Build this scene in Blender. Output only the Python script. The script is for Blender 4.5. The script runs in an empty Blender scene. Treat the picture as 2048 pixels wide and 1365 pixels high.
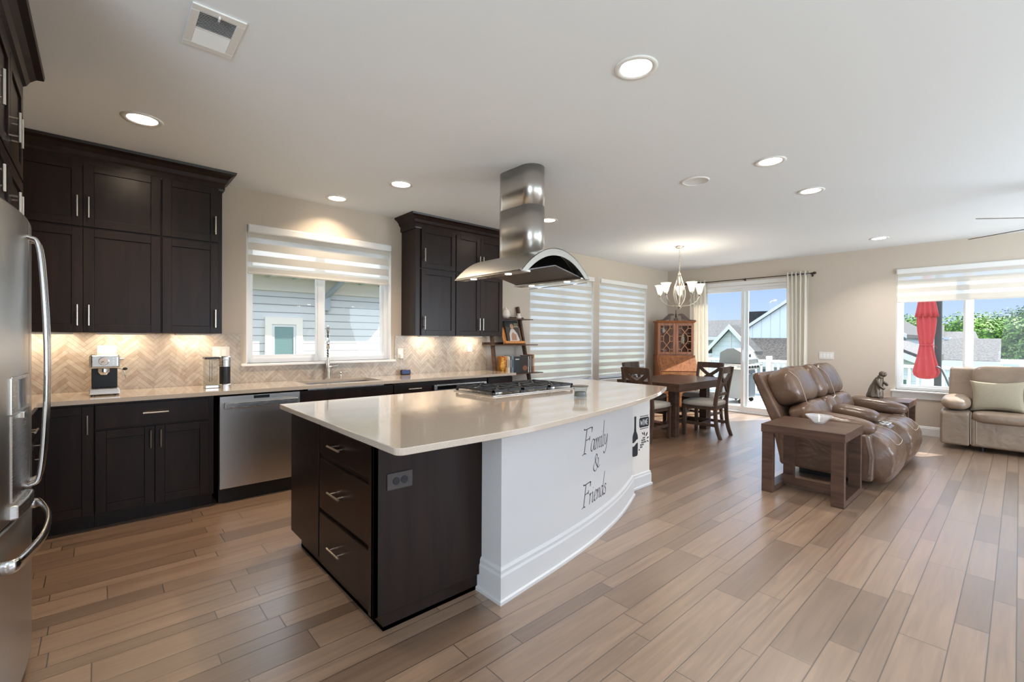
import bpy, bmesh, math, random
from mathutils import Vector, Matrix, Euler
random.seed(7)
sc = bpy.context.scene
COL = sc.collection
PI = math.pi
R = math.radians

# ------------------------------------------------------------------ camera
CAM_H = 1.352
yaw, pit, rol = R(48.005), R(-.374), R(.331)
fw = Vector((math.cos(yaw)*math.cos(pit), math.sin(yaw)*math.cos(pit), math.sin(pit)))
rt = Vector((math.sin(yaw), -math.cos(yaw), 0)); up = rt.cross(fw)
rt2 = rt*math.cos(rol)+up*math.sin(rol); up2 = -rt*math.sin(rol)+up*math.cos(rol)
cd = bpy.data.cameras.new('camera'); cam = bpy.data.objects.new('camera', cd); COL.objects.link(cam)
cam.matrix_world = Matrix(((rt2.x, up2.x, -fw.x, 0), (rt2.y, up2.y, -fw.y, 0), (rt2.z, up2.z, -fw.z, CAM_H), (0, 0, 0, 1)))
cd.sensor_width = 36; cd.lens = 915/2048*36; cd.clip_start = .03; cd.clip_end = 400
sc.camera = cam

# ------------------------------------------------------------------ view, world, sun
sc.view_settings.view_transform = 'Standard'; sc.view_settings.look = 'None'
sc.view_settings.gamma = 1; sc.view_settings.use_curve_mapping = False
sc.view_settings.exposure = 0.42
try:
    sc.cycles.use_denoising = True; sc.cycles.denoiser = 'OPENIMAGEDENOISE'
    sc.cycles.denoising_input_passes = 'RGB_ALBEDO_NORMAL'
    sc.cycles.max_bounces = 9; sc.cycles.diffuse_bounces = 5; sc.cycles.glossy_bounces = 4
    sc.cycles.transmission_bounces = 6; sc.cycles.transparent_max_bounces = 16
    sc.cycles.sample_clamp_indirect = 6; sc.cycles.caustics_reflective = False; sc.cycles.caustics_refractive = False
    sc.cycles.use_adaptive_sampling = True; sc.cycles.adaptive_threshold = .02
    sc.cycles.use_light_tree = True
except Exception:
    pass
W = bpy.data.worlds.new('world'); sc.world = W; W.use_nodes = True
wn = W.node_tree.nodes; wl = W.node_tree.links; wn.clear()
wo = wn.new('ShaderNodeOutputWorld'); wb = wn.new('ShaderNodeBackground'); tc = wn.new('ShaderNodeTexCoord')
sx = wn.new('ShaderNodeSeparateXYZ'); rp = wn.new('ShaderNodeValToRGB')
wl.new(tc.outputs['Generated'], sx.inputs[0]); wl.new(sx.outputs['Z'], rp.inputs[0]); wl.new(rp.outputs[0], wb.inputs[0]); wl.new(wb.outputs[0], wo.inputs[0])
e = rp.color_ramp.elements
e[0].position = 0; e[0].color = (.62, .74, .95, 1)
e[1].position = 1; e[1].color = (.82, .90, 1, 1)
for p_, c_ in ((.05, (.54, .69, .95, 1)), (.15, (.36, .54, .93, 1)), (.45, (.78, .87, 1, 1))):
    n_ = e.new(p_); n_.color = c_
zr = wn.new('ShaderNodeMapRange'); wl.new(sx.outputs['Z'], zr.inputs[0])
zr.inputs['From Min'].default_value = .14; zr.inputs['From Max'].default_value = .55; zr.inputs['To Min'].default_value = .85; zr.inputs['To Max'].default_value = 3.0
wl.new(zr.outputs[0], wb.inputs[1])
SUN_AZ, SUN_EL = R(-28.5), R(45)
sd = bpy.data.lights.new('sun', 'SUN'); sun = bpy.data.objects.new('sun', sd); COL.objects.link(sun)
sd.energy = 10.5; sd.angle = R(.6); sd.color = (1, .95, .87)
sun.rotation_euler = Vector((math.cos(SUN_EL)*math.cos(SUN_AZ), math.cos(SUN_EL)*math.sin(SUN_AZ), math.sin(SUN_EL))).to_track_quat('Z', 'Y').to_euler()
sun.location = (20, -10, 20)

def area(name, loc, size, power, col, direction, shape='RECTANGLE', spread=180):
    d = bpy.data.lights.new(name, 'AREA'); o = bpy.data.objects.new(name, d); COL.objects.link(o)
    d.shape = shape; d.size = size[0]
    if shape in ('RECTANGLE', 'ELLIPSE'): d.size_y = size[1]
    d.energy = power; d.color = col; d.spread = R(spread)
    o.location = loc; o.rotation_euler = (-Vector(direction)).to_track_quat('Z', 'Y').to_euler()
    return o
# cool fill lamps added out of view by the rear and right walls
FILL_COL = (.76, .88, 1.0)
area('daylight_rear_window', (-2.60, -.9, 1.35), (2.6, 2.2), 125, FILL_COL, (1, .12, .9))
area('daylight_right_window', (2.6, -3.02, 1.45), (4.2, 2.0), 62, FILL_COL, (0, 1, .9))
area('daylight_right_window', (6.7, -3.02, 1.45), (2.4, 2.0), 148, FILL_COL, (0, 1, .75))

# ------------------------------------------------------------------ materials
def nt(name):
    m = bpy.data.materials.new(name); m.use_nodes = True
    return m, m.node_tree.nodes, m.node_tree.links, m.node_tree.nodes['Principled BSDF']
def mat(name, col, rough=.5, metal=0, crease=0, noise=0, nscale=(8, 8, 8), bump=0, bscale=60, emit=None, es=0, coat=0, spec=.5, trans=0, alpha=1, sheen=0, ior=1.45):
    m, n, l, b = nt(name)
    b.inputs['Base Color'].default_value = (*col, 1); b.inputs['Roughness'].default_value = rough
    b.inputs['Metallic'].default_value = metal; b.inputs['Specular IOR Level'].default_value = spec
    b.inputs['Coat Weight'].default_value = coat; b.inputs['Coat Roughness'].default_value = .1
    b.inputs['Transmission Weight'].default_value = trans; b.inputs['Alpha'].default_value = alpha
    b.inputs['Sheen Weight'].default_value = sheen; b.inputs['IOR'].default_value = ior
    if emit: b.inputs['Emission Color'].default_value = (*emit, 1); b.inputs['Emission Strength'].default_value = es
    if noise or bump:
        t = n.new('ShaderNodeTexCoord'); mp = n.new('ShaderNodeMapping'); l.new(t.outputs['Object'], mp.inputs[0])
        mp.inputs['Scale'].default_value = nscale
    if noise:
        x = n.new('ShaderNodeTexNoise'); x.inputs['Scale'].default_value = 1; x.inputs['Detail'].default_value = 5
        l.new(mp.outputs[0], x.inputs['Vector'])
        r = n.new('ShaderNodeValToRGB'); l.new(x.outputs['Fac'], r.inputs[0])
        r.color_ramp.elements[0].position = .3; r.color_ramp.elements[1].position = .7
        r.color_ramp.elements[0].color = (*[max(0, c*(1-noise)) for c in col], 1)
        r.color_ramp.elements[1].color = (*[min(1, c*(1+noise)) for c in col], 1)
        l.new(r.outputs[0], b.inputs['Base Color'])
    if bump:
        x2 = n.new('ShaderNodeTexNoise'); x2.inputs['Scale'].default_value = bscale; x2.inputs['Detail'].default_value = 4
        l.new(t.outputs['Object'], x2.inputs['Vector'])
        bp = n.new('ShaderNodeBump'); bp.inputs['Strength'].default_value = bump; bp.inputs['Distance'].default_value = .01
        l.new(x2.outputs['Fac'], bp.inputs['Height']); l.new(bp.outputs[0], b.inputs['Normal'])
        if crease:
            x3 = n.new('ShaderNodeTexNoise'); x3.inputs['Scale'].default_value = 4.2; x3.inputs['Detail'].default_value = 1.5; x3.inputs['Distortion'].default_value = 2.4
            l.new(t.outputs['Object'], x3.inputs['Vector']); b2 = n.new('ShaderNodeBump'); b2.inputs['Strength'].default_value = crease; b2.inputs['Distance'].default_value = .05
            l.new(x3.outputs['Fac'], b2.inputs['Height']); l.new(b2.outputs[0], bp.inputs['Normal'])
    return m
def brushed(name, col, rough, axis=(1, 1, 60), amt=.05, aniso=0):
    m, n, l, b = nt(name)
    b.inputs['Metallic'].default_value = 1; b.inputs['Base Color'].default_value = (*col, 1)
    t = n.new('ShaderNodeTexCoord'); mp = n.new('ShaderNodeMapping'); l.new(t.outputs['Object'], mp.inputs[0]); mp.inputs['Scale'].default_value = axis
    x = n.new('ShaderNodeTexNoise'); x.inputs['Scale'].default_value = 12; x.inputs['Detail'].default_value = 3; l.new(mp.outputs[0], x.inputs['Vector'])
    r = n.new('ShaderNodeMapRange'); l.new(x.outputs['Fac'], r.inputs[0]); r.inputs['To Min'].default_value = rough-amt; r.inputs['To Max'].default_value = rough+amt
    l.new(r.outputs[0], b.inputs['Roughness'])
    bp = n.new('ShaderNodeBump'); bp.inputs['Strength'].default_value = .008; bp.inputs['Distance'].default_value = .001
    l.new(x.outputs['Fac'], bp.inputs['Height']); l.new(bp.outputs[0], b.inputs['Normal'])
    return m
def glassmat(name, tint=(1, 1, 1), refl=.5):
    m = bpy.data.materials.new(name); m.use_nodes = True; n = m.node_tree.nodes; l = m.node_tree.links; n.clear()
    o = n.new('ShaderNodeOutputMaterial'); mx = n.new('ShaderNodeMixShader'); t = n.new('ShaderNodeBsdfTransparent'); g = n.new('ShaderNodeBsdfGlossy')
    f = n.new('ShaderNodeFresnel'); f.inputs[0].default_value = 1.45; mu = n.new('ShaderNodeMath'); mu.operation = 'MULTIPLY'; mu.inputs[1].default_value = refl
    ge = n.new('ShaderNodeNewGeometry'); iv = n.new('ShaderNodeMath'); iv.operation = 'SUBTRACT'; iv.inputs[0].default_value = 1; l.new(ge.outputs['Backfacing'], iv.inputs[1])
    m2 = n.new('ShaderNodeMath'); m2.operation = 'MULTIPLY'; l.new(f.outputs[0], mu.inputs[0]); l.new(mu.outputs[0], m2.inputs[0]); l.new(iv.outputs[0], m2.inputs[1]); l.new(m2.outputs[0], mx.inputs[0]); l.new(t.outputs[0], mx.inputs[1]); l.new(g.outputs[0], mx.inputs[2]); l.new(mx.outputs[0], o.inputs[0])
    t.inputs[0].default_value = (*tint, 1); g.inputs['Roughness'].default_value = .02
    return m

M = {}
M['wall'] = mat('wall_paint', (.565, .49, .41), .85, bump=.03, bscale=300)
M['ceiling'] = mat('ceiling_paint', (.82, .86, .90), .9, bump=.03, bscale=200)
M['white'] = mat('white_trim_paint', (.80, .79, .77), .35)
M['island_white'] = mat('island_white_paint', (.60, .59, .58), .4)
M['vinyl'] = mat('white_vinyl', (.82, .83, .84), .3)
M['espresso'] = mat('espresso_wood', (.0155, .0078, .0055), .31, noise=.3, nscale=(18, 18, 1.6), spec=.30)
M['steel'] = brushed('brushed_steel', (.56, .54, .51), .30, (60, 60, 1))
M['steel_h'] = brushed('brushed_steel_wide', (.60, .585, .56), .26, (1, 1, 60))
M['nickel'] = mat('satin_nickel', (.72, .66, .58), .28, 1)
M['chrome'] = mat('chrome', (.70, .70, .70), .18, 1)
M['black'] = mat('black_plastic', (.01, .01, .011), .3)
M['blackm'] = mat('cast_iron', (.02, .022, .026), .5, bump=.2, bscale=200)
M['darkglass'] = mat('dark_glass', (.006, .006, .007), .06, coat=.5)
M['glass'] = glassmat('window_glass', (.97, .985, .98), .55)
M['clear'] = glassmat('clear_plastic', (.88, .90, .90), .9)
M['plate'] = mat('switch_plate', (.72, .68, .62), .35)
M['leather'] = mat('taupe_leather', (.122, .071, .045), .28, crease=.16, noise=.18, nscale=(5, 5, 5), bump=.22, bscale=26)
M['leather2'] = mat('tan_leather', (.25, .182, .128), .33, crease=.12, noise=.15, nscale=(5, 5, 5), bump=.18, bscale=26)
M['stitch'] = mat('pale_stitching', (.48, .40, .32), .7)
M['tablewood'] = mat('brown_table_wood', (.085, .046, .030), .38, spec=.35, noise=.35, nscale=(25, 2.5, 25))
M['darkwood'] = mat('dark_dining_wood', (.085, .046, .030), .28, noise=.4, nscale=(3, 30, 30))
M['chairwood'] = mat('dark_chair_wood', (.085, .050, .034), .36, noise=.3, nscale=(20, 20, 3))
M['linen'] = mat('pale_linen', (.56, .50, .43), .9, bump=.25, bscale=400, sheen=.2)
M['cherry'] = mat('cherry_wood', (.30, .105, .035), .38, noise=.35, nscale=(25, 25, 2.5))
M['cherryl'] = mat('light_cherry_wood', (.52, .22, .07), .38, noise=.2, nscale=(25, 25, 3))
def clothmat(name, c, f):
    m = bpy.data.materials.new(name); m.use_nodes = True; n = m.node_tree.nodes; l = m.node_tree.links; n.clear()
    o = n.new('ShaderNodeOutputMaterial'); d = n.new('ShaderNodeBsdfDiffuse'); t = n.new('ShaderNodeBsdfTranslucent'); x = n.new('ShaderNodeMixShader'); x.inputs[0].default_value = f
    d.inputs[0].default_value = (*c, 1); t.inputs[0].default_value = (*c, 1); l.new(d.outputs[0], x.inputs[1]); l.new(t.outputs[0], x.inputs[2]); l.new(x.outputs[0], o.inputs[0]); return m
M['curtain'] = clothmat('cream_curtain', (.90, .86, .79), .45)
M['hutchglass'] = glassmat('hutch_glass', (.93, .93, .92), .15)
M['red'] = mat('red_canvas', (.31, .038, .046), .85, bump=.1, bscale=200)
M['mast'] = mat('grey_mast', (.05, .065, .075), .45)
M['porcelain'] = mat('porcelain', (.66, .60, .56), .25, coat=.4)
M['bronze'] = mat('bronze_statue', (.14, .105, .075), .42, .65, bump=.5, bscale=40)
M['gold'] = mat('painted_rooster', (.55, .30, .05), .4, noise=.7, nscale=(60, 60, 60))
M['orodbronze'] = mat('oil_rubbed_bronze', (.07, .055, .045), .4, .8)
M['blackink'] = mat('black_vinyl_lettering', (.016, .016, .02), .5)
M['ledlens'] = mat('glowing_lens', (1, 1, 1), .5, emit=(1, .94, .82), es=5)
M['ledcool'] = mat('warm_lens', (1, 1, 1), .5, emit=(1, .88, .70), es=6)
M['shadeglass'] = mat('frosted_shade', (.95, .85, .70), .5, emit=(1, .83, .58), es=1.3)
M['bulb'] = mat('lamp_bulb', (1, .95, .85), .4, emit=(1, .87, .66), es=9)
M['screen'] = mat('lit_screen', (.01, .012, .03), .1, emit=(.06, .10, .24), es=.5)
M['crystal'] = mat('cut_crystal', (.90, .92, .94), .06, alpha=.22, coat=1, spec=1)
M['fascia'] = mat('satin_steel_fascia', (.40, .375, .34), .48, .85)
M['grillsteel'] = mat('grill_steel', (.27, .28, .29), .45, .5)
M['sage'] = mat('sage_knit', (.42, .44, .33), .95)
M['ovenmetal'] = M['steel_h']

def stripes_mat():   # zebra blind: opaque bands between sheer bands
    m = bpy.data.materials.new('zebra_blind_fabric'); m.use_nodes = True; n = m.node_tree.nodes; l = m.node_tree.links; n.clear()
    o = n.new('ShaderNodeOutputMaterial'); t = n.new('ShaderNodeTexCoord'); s = n.new('ShaderNodeSeparateXYZ'); l.new(t.outputs['Object'], s.inputs[0])
    a = n.new('ShaderNodeMath'); a.operation = 'DIVIDE'; a.inputs[1].default_value = .118; l.new(s.outputs['Z'], a.inputs[0])
    fr = n.new('ShaderNodeMath'); fr.operation = 'FRACT'; l.new(a.outputs[0], fr.inputs[0])
    gt = n.new('ShaderNodeMapRange'); gt.inputs['From Min'].default_value = .60; gt.inputs['From Max'].default_value = .63; l.new(fr.outputs[0], gt.inputs[0])
    lt = n.new('ShaderNodeMapRange'); lt.inputs['From Min'].default_value = .0; lt.inputs['From Max'].default_value = .03; lt.inputs['To Min'].default_value = 1; lt.inputs['To Max'].default_value = 0; l.new(fr.outputs[0], lt.inputs[0])
    mxx = n.new('ShaderNodeMath'); mxx.operation = 'MAXIMUM'; l.new(gt.outputs[0], mxx.inputs[0]); l.new(lt.outputs[0], mxx.inputs[1])
    def lay(dc, tc_, tf, trans):
        d = n.new('ShaderNodeBsdfDiffuse'); d.inputs[0].default_value = (*dc, 1)
        tr = n.new('ShaderNodeBsdfTranslucent'); tr.inputs[0].default_value = (*tc_, 1)
        m1 = n.new('ShaderNodeMixShader'); m1.inputs[0].default_value = tf; l.new(d.outputs[0], m1.inputs[1]); l.new(tr.outputs[0], m1.inputs[2])
        tp = n.new('ShaderNodeBsdfTransparent'); m2 = n.new('ShaderNodeMixShader'); m2.inputs[0].default_value = trans
        l.new(m1.outputs[0], m2.inputs[1]); l.new(tp.outputs[0], m2.inputs[2]); return m2
    A = lay((.80, .77, .72), (.70, .64, .56), .30, .03); B = lay((.93, .93, .93), (.80, .80, .80), .40, .52)
    mx = n.new('ShaderNodeMixShader'); l.new(mxx.outputs[0], mx.inputs[0]); l.new(A.outputs[0], mx.inputs[1]); l.new(B.outputs[0], mx.inputs[2]); l.new(mx.outputs[0], o.inputs[0])
    return m
M['zebra'] = stripes_mat()

def quartz():
    m, n, l, b = nt('quartz_counter')
    t = n.new('ShaderNodeTexCoord'); x = n.new('ShaderNodeTexNoise'); x.inputs['Scale'].default_value = 420; x.inputs['Detail'].default_value = 2; l.new(t.outputs['Object'], x.inputs['Vector'])
    r = n.new('ShaderNodeValToRGB'); l.new(x.outputs['Fac'], r.inputs[0])
    r.color_ramp.elements[0].position = .35; r.color_ramp.elements[0].color = (.49, .405, .325, 1)
    r.color_ramp.elements[1].position = .62; r.color_ramp.elements[1].color = (.60, .515, .43, 1)
    l.new(r.outputs[0], b.inputs['Base Color']); b.inputs['Roughness'].default_value = .11; b.inputs['Specular IOR Level'].default_value = .8
    b.inputs['Coat Weight'].default_value = .6; b.inputs['Coat Roughness'].default_value = .05
    return m
M['quartz'] = quartz()

def tilemat():
    m, n, l, b = nt('marble_herringbone_tile')
    a = n.new('ShaderNodeAttribute'); a.attribute_name = 'Col'
    t = n.new('ShaderNodeTexCoord'); x = n.new('ShaderNodeTexNoise'); x.inputs['Scale'].default_value = 9; x.inputs['Detail'].default_value = 6; x.inputs['Distortion'].default_value = 1.5; l.new(t.outputs['Object'], x.inputs['Vector'])
    r = n.new('ShaderNodeValToRGB'); l.new(x.outputs['Fac'], r.inputs[0])
    r.color_ramp.elements[0].position = .35; r.color_ramp.elements[0].color = (.80, .76, .72, 1)
    r.color_ramp.elements[1].position = .6; r.color_ramp.elements[1].color = (1, 1, 1, 1)
    mx = n.new('ShaderNodeMix'); mx.data_type = 'RGBA'; mx.blend_type = 'MULTIPLY'; mx.inputs[0].default_value = 1
    l.new(a.outputs['Color'], mx.inputs[6]); l.new(r.outputs[0], mx.inputs[7]); l.new(mx.outputs[2], b.inputs['Base Color'])
    b.inputs['Roughness'].default_value = .3
    return m
M['tile'] = tilemat()

def floormat():
    m, n, l, b = nt('hickory_plank_floor')
    def mth(op, a, c=None, d=None):
        q = n.new('ShaderNodeMath'); q.operation = op
        for i, v in enumerate((a, c, d)):
            if v is None: continue
            if isinstance(v, (int, float)): q.inputs[i].default_value = v
            else: l.new(v, q.inputs[i])
        return q.outputs[0]
    t = n.new('ShaderNodeTexCoord'); s = n.new('ShaderNodeSeparateXYZ'); l.new(t.outputs['Object'], s.inputs[0])
    X, Y = s.outputs['X'], s.outputs['Y']
    P = .365; c1, c2 = .083/P, .200/P           # narrow, medium, wide boards
    yy = mth('DIVIDE', Y, P); row = mth('FLOOR', yy); tt = mth('FRACT', yy)
    rid = mth('ADD', mth('ADD', mth('GREATER_THAN', tt, c1), mth('GREATER_THAN', tt, c2)), mth('MULTIPLY', row, 3))
    ed = mth('MINIMUM', mth('MINIMUM', tt, mth('SUBTRACT', 1, tt)), mth('MINIMUM', mth('ABSOLUTE', mth('SUBTRACT', tt, c1)), mth('ABSOLUTE', mth('SUBTRACT', tt, c2))))
    ed = mth('MULTIPLY', ed, P)
    w1 = n.new('ShaderNodeTexWhiteNoise'); w1.noise_dimensions = '1D'; l.new(rid, w1.inputs['W'])
    ln = mth('MULTIPLY_ADD', w1.outputs['Value'], .45, .62)
    xx = mth('ADD', mth('DIVIDE', X, ln), mth('MULTIPLY', w1.outputs['Value'], 17.3)); cid = mth('FLOOR', xx); ft = mth('FRACT', xx)
    ex = mth('MULTIPLY', mth('MINIMUM', ft, mth('SUBTRACT', 1, ft)), ln)
    edge = mth('MINIMUM', ed, ex)
    cb = n.new('ShaderNodeCombineXYZ'); l.new(rid, cb.inputs[0]); l.new(cid, cb.inputs[1])
    w2 = n.new('ShaderNodeTexWhiteNoise'); w2.noise_dimensions = '2D'; l.new(cb.outputs[0], w2.inputs['Vector'])
    rp = n.new('ShaderNodeValToRGB'); l.new(w2.outputs['Value'], rp.inputs[0]); rp.color_ramp.interpolation = 'LINEAR'
    el = rp.color_ramp.elements; el[0].color = (.160, .098, .062, 1); el[1].color = (.315, .208, .140, 1)
    q = el.new(.25); q.color = (.225, .142, .091, 1); q = el.new(.6); q.color = (.275, .177, .116, 1); q = el.new(.85); q.color = (.250, .155, .098, 1)
    of = n.new('ShaderNodeVectorMath'); of.operation = 'SCALE'; of.inputs['Scale'].default_value = 37; l.new(w2.outputs['Color'], of.inputs[0])
    ad = n.new('ShaderNodeVectorMath'); ad.operation = 'ADD'; l.new(t.outputs['Object'], ad.inputs[0]); l.new(of.outputs[0], ad.inputs[1])
    mp = n.new('ShaderNodeMapping'); mp.inputs['Scale'].default_value = (1.6, 24, 1); l.new(ad.outputs[0], mp.inputs[0])
    g = n.new('ShaderNodeTexNoise'); g.inputs['Scale'].default_value = 1.4; g.inputs['Detail'].default_value = 7; g.inputs['Distortion'].default_value = .8; l.new(mp.outputs[0], g.inputs['Vector'])
    gr = n.new('ShaderNodeMapRange'); gr.inputs['From Min'].default_value = .3; gr.inputs['From Max'].default_value = .7; gr.inputs['To Min'].default_value = .80; gr.inputs['To Max'].default_value = 1.16; l.new(g.outputs['Fac'], gr.inputs[0])
    gp = n.new('ShaderNodeMapRange'); gp.inputs['From Min'].default_value = .0006; gp.inputs['From Max'].default_value = .0034; gp.inputs['To Min'].default_value = .20; l.new(edge, gp.inputs[0])
    k = mth('MULTIPLY', gr.outputs[0], gp.outputs[0])
    sc_ = n.new('ShaderNodeVectorMath'); sc_.operation = 'SCALE'; l.new(rp.outputs[0], sc_.inputs[0]); l.new(k, sc_.inputs['Scale']); l.new(sc_.outputs[0], b.inputs['Base Color'])
    rr = n.new('ShaderNodeMapRange'); rr.inputs['To Min'].default_value = .24; rr.inputs['To Max'].default_value = .42; l.new(g.outputs['Fac'], rr.inputs[0]); l.new(rr.outputs[0], b.inputs['Roughness'])
    hb = mth('MULTIPLY_ADD', gp.outputs[0], 1.0, mth('MULTIPLY', g.outputs['Fac'], .25))
    bp = n.new('ShaderNodeBump'); bp.inputs['Strength'].default_value = .35; bp.inputs['Distance'].default_value = .002; l.new(hb, bp.inputs['Height']); l.new(bp.outputs[0], b.inputs['Normal'])
    b.inputs['Specular IOR Level'].default_value = .75; b.inputs['Coat Weight'].default_value = 1.0; b.inputs['Coat Roughness'].default_value = .33
    return m
M['floor'] = floormat()

def siding(name, col, pitch=.14, dark=.35, axis='Z'):
    m, n, l, b = nt(name)
    t = n.new('ShaderNodeTexCoord'); s = n.new('ShaderNodeSeparateXYZ'); l.new(t.outputs['Object'], s.inputs[0])
    a = n.new('ShaderNodeMath'); a.operation = 'DIVIDE'; a.inputs[1].default_value = pitch; l.new(s.outputs[axis], a.inputs[0])
    f = n.new('ShaderNodeMath'); f.operation = 'FRACT'; l.new(a.outputs[0], f.inputs[0])
    r = n.new('ShaderNodeValToRGB'); l.new(f.outputs[0], r.inputs[0])
    e = r.color_ramp.elements; e[0].position = 0; e[0].color = (*[c*dark for c in col], 1); e[1].position = .13; e[1].color = (*col, 1)
    q = e.new(.07); q.color = (*[c*dark for c in col], 1)
    l.new(r.outputs[0], b.inputs['Base Color']); b.inputs['Roughness'].default_value = .7
    bp = n.new('ShaderNodeBump'); bp.inputs['Strength'].default_value = .5; bp.inputs['Distance'].default_value = .02; l.new(f.outputs[0], bp.inputs['Height']); l.new(bp.outputs[0], b.inputs['Normal'])
    return m
M['siding'] = siding('grey_lap_siding', (.64, .635, .64), .141)
M['siding2'] = siding('pale_blue_siding', (.58, .65, .72), .2, .8)
M['vsiding'] = siding('pale_board_siding', (.62, .68, .74), .4, .8, 'Y')
M['whitehouse'] = mat('white_house_trim', (.62, .62, .62), .6)
M['cream'] = mat('cream_frieze', (.80, .73, .65), .6)
M['shingle'] = mat('grey_shingles', (.085, .083, .088), .9, noise=.5, nscale=(12, 14, 34))
M['shingleb'] = mat('brown_shingles', (.125, .105, .092), .9, noise=.55, nscale=(12, 12, 34))
M['shingled'] = mat('dark_shingles', (.035, .036, .042), .9, noise=.3, nscale=(3, 3, 14))
M['deck'] = mat('deck_boards', (.48, .465, .44), .7, noise=.15, nscale=(2, 30, 1))
M['grass'] = mat('lawn', (.10, .13, .06), .95, noise=.4, nscale=(1, 1, 1))
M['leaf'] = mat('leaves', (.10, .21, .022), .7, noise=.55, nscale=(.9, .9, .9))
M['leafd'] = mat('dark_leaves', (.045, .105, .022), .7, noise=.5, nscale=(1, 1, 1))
M['bark'] = mat('bark', (.09, .065, .045), .9)
M['winglass'] = mat('house_window_glass', (.10, .16, .17), .08, spec=.8)
M['tealblind'] = siding('teal_window_blind', (.20, .33, .33), .03, .75)

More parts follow.
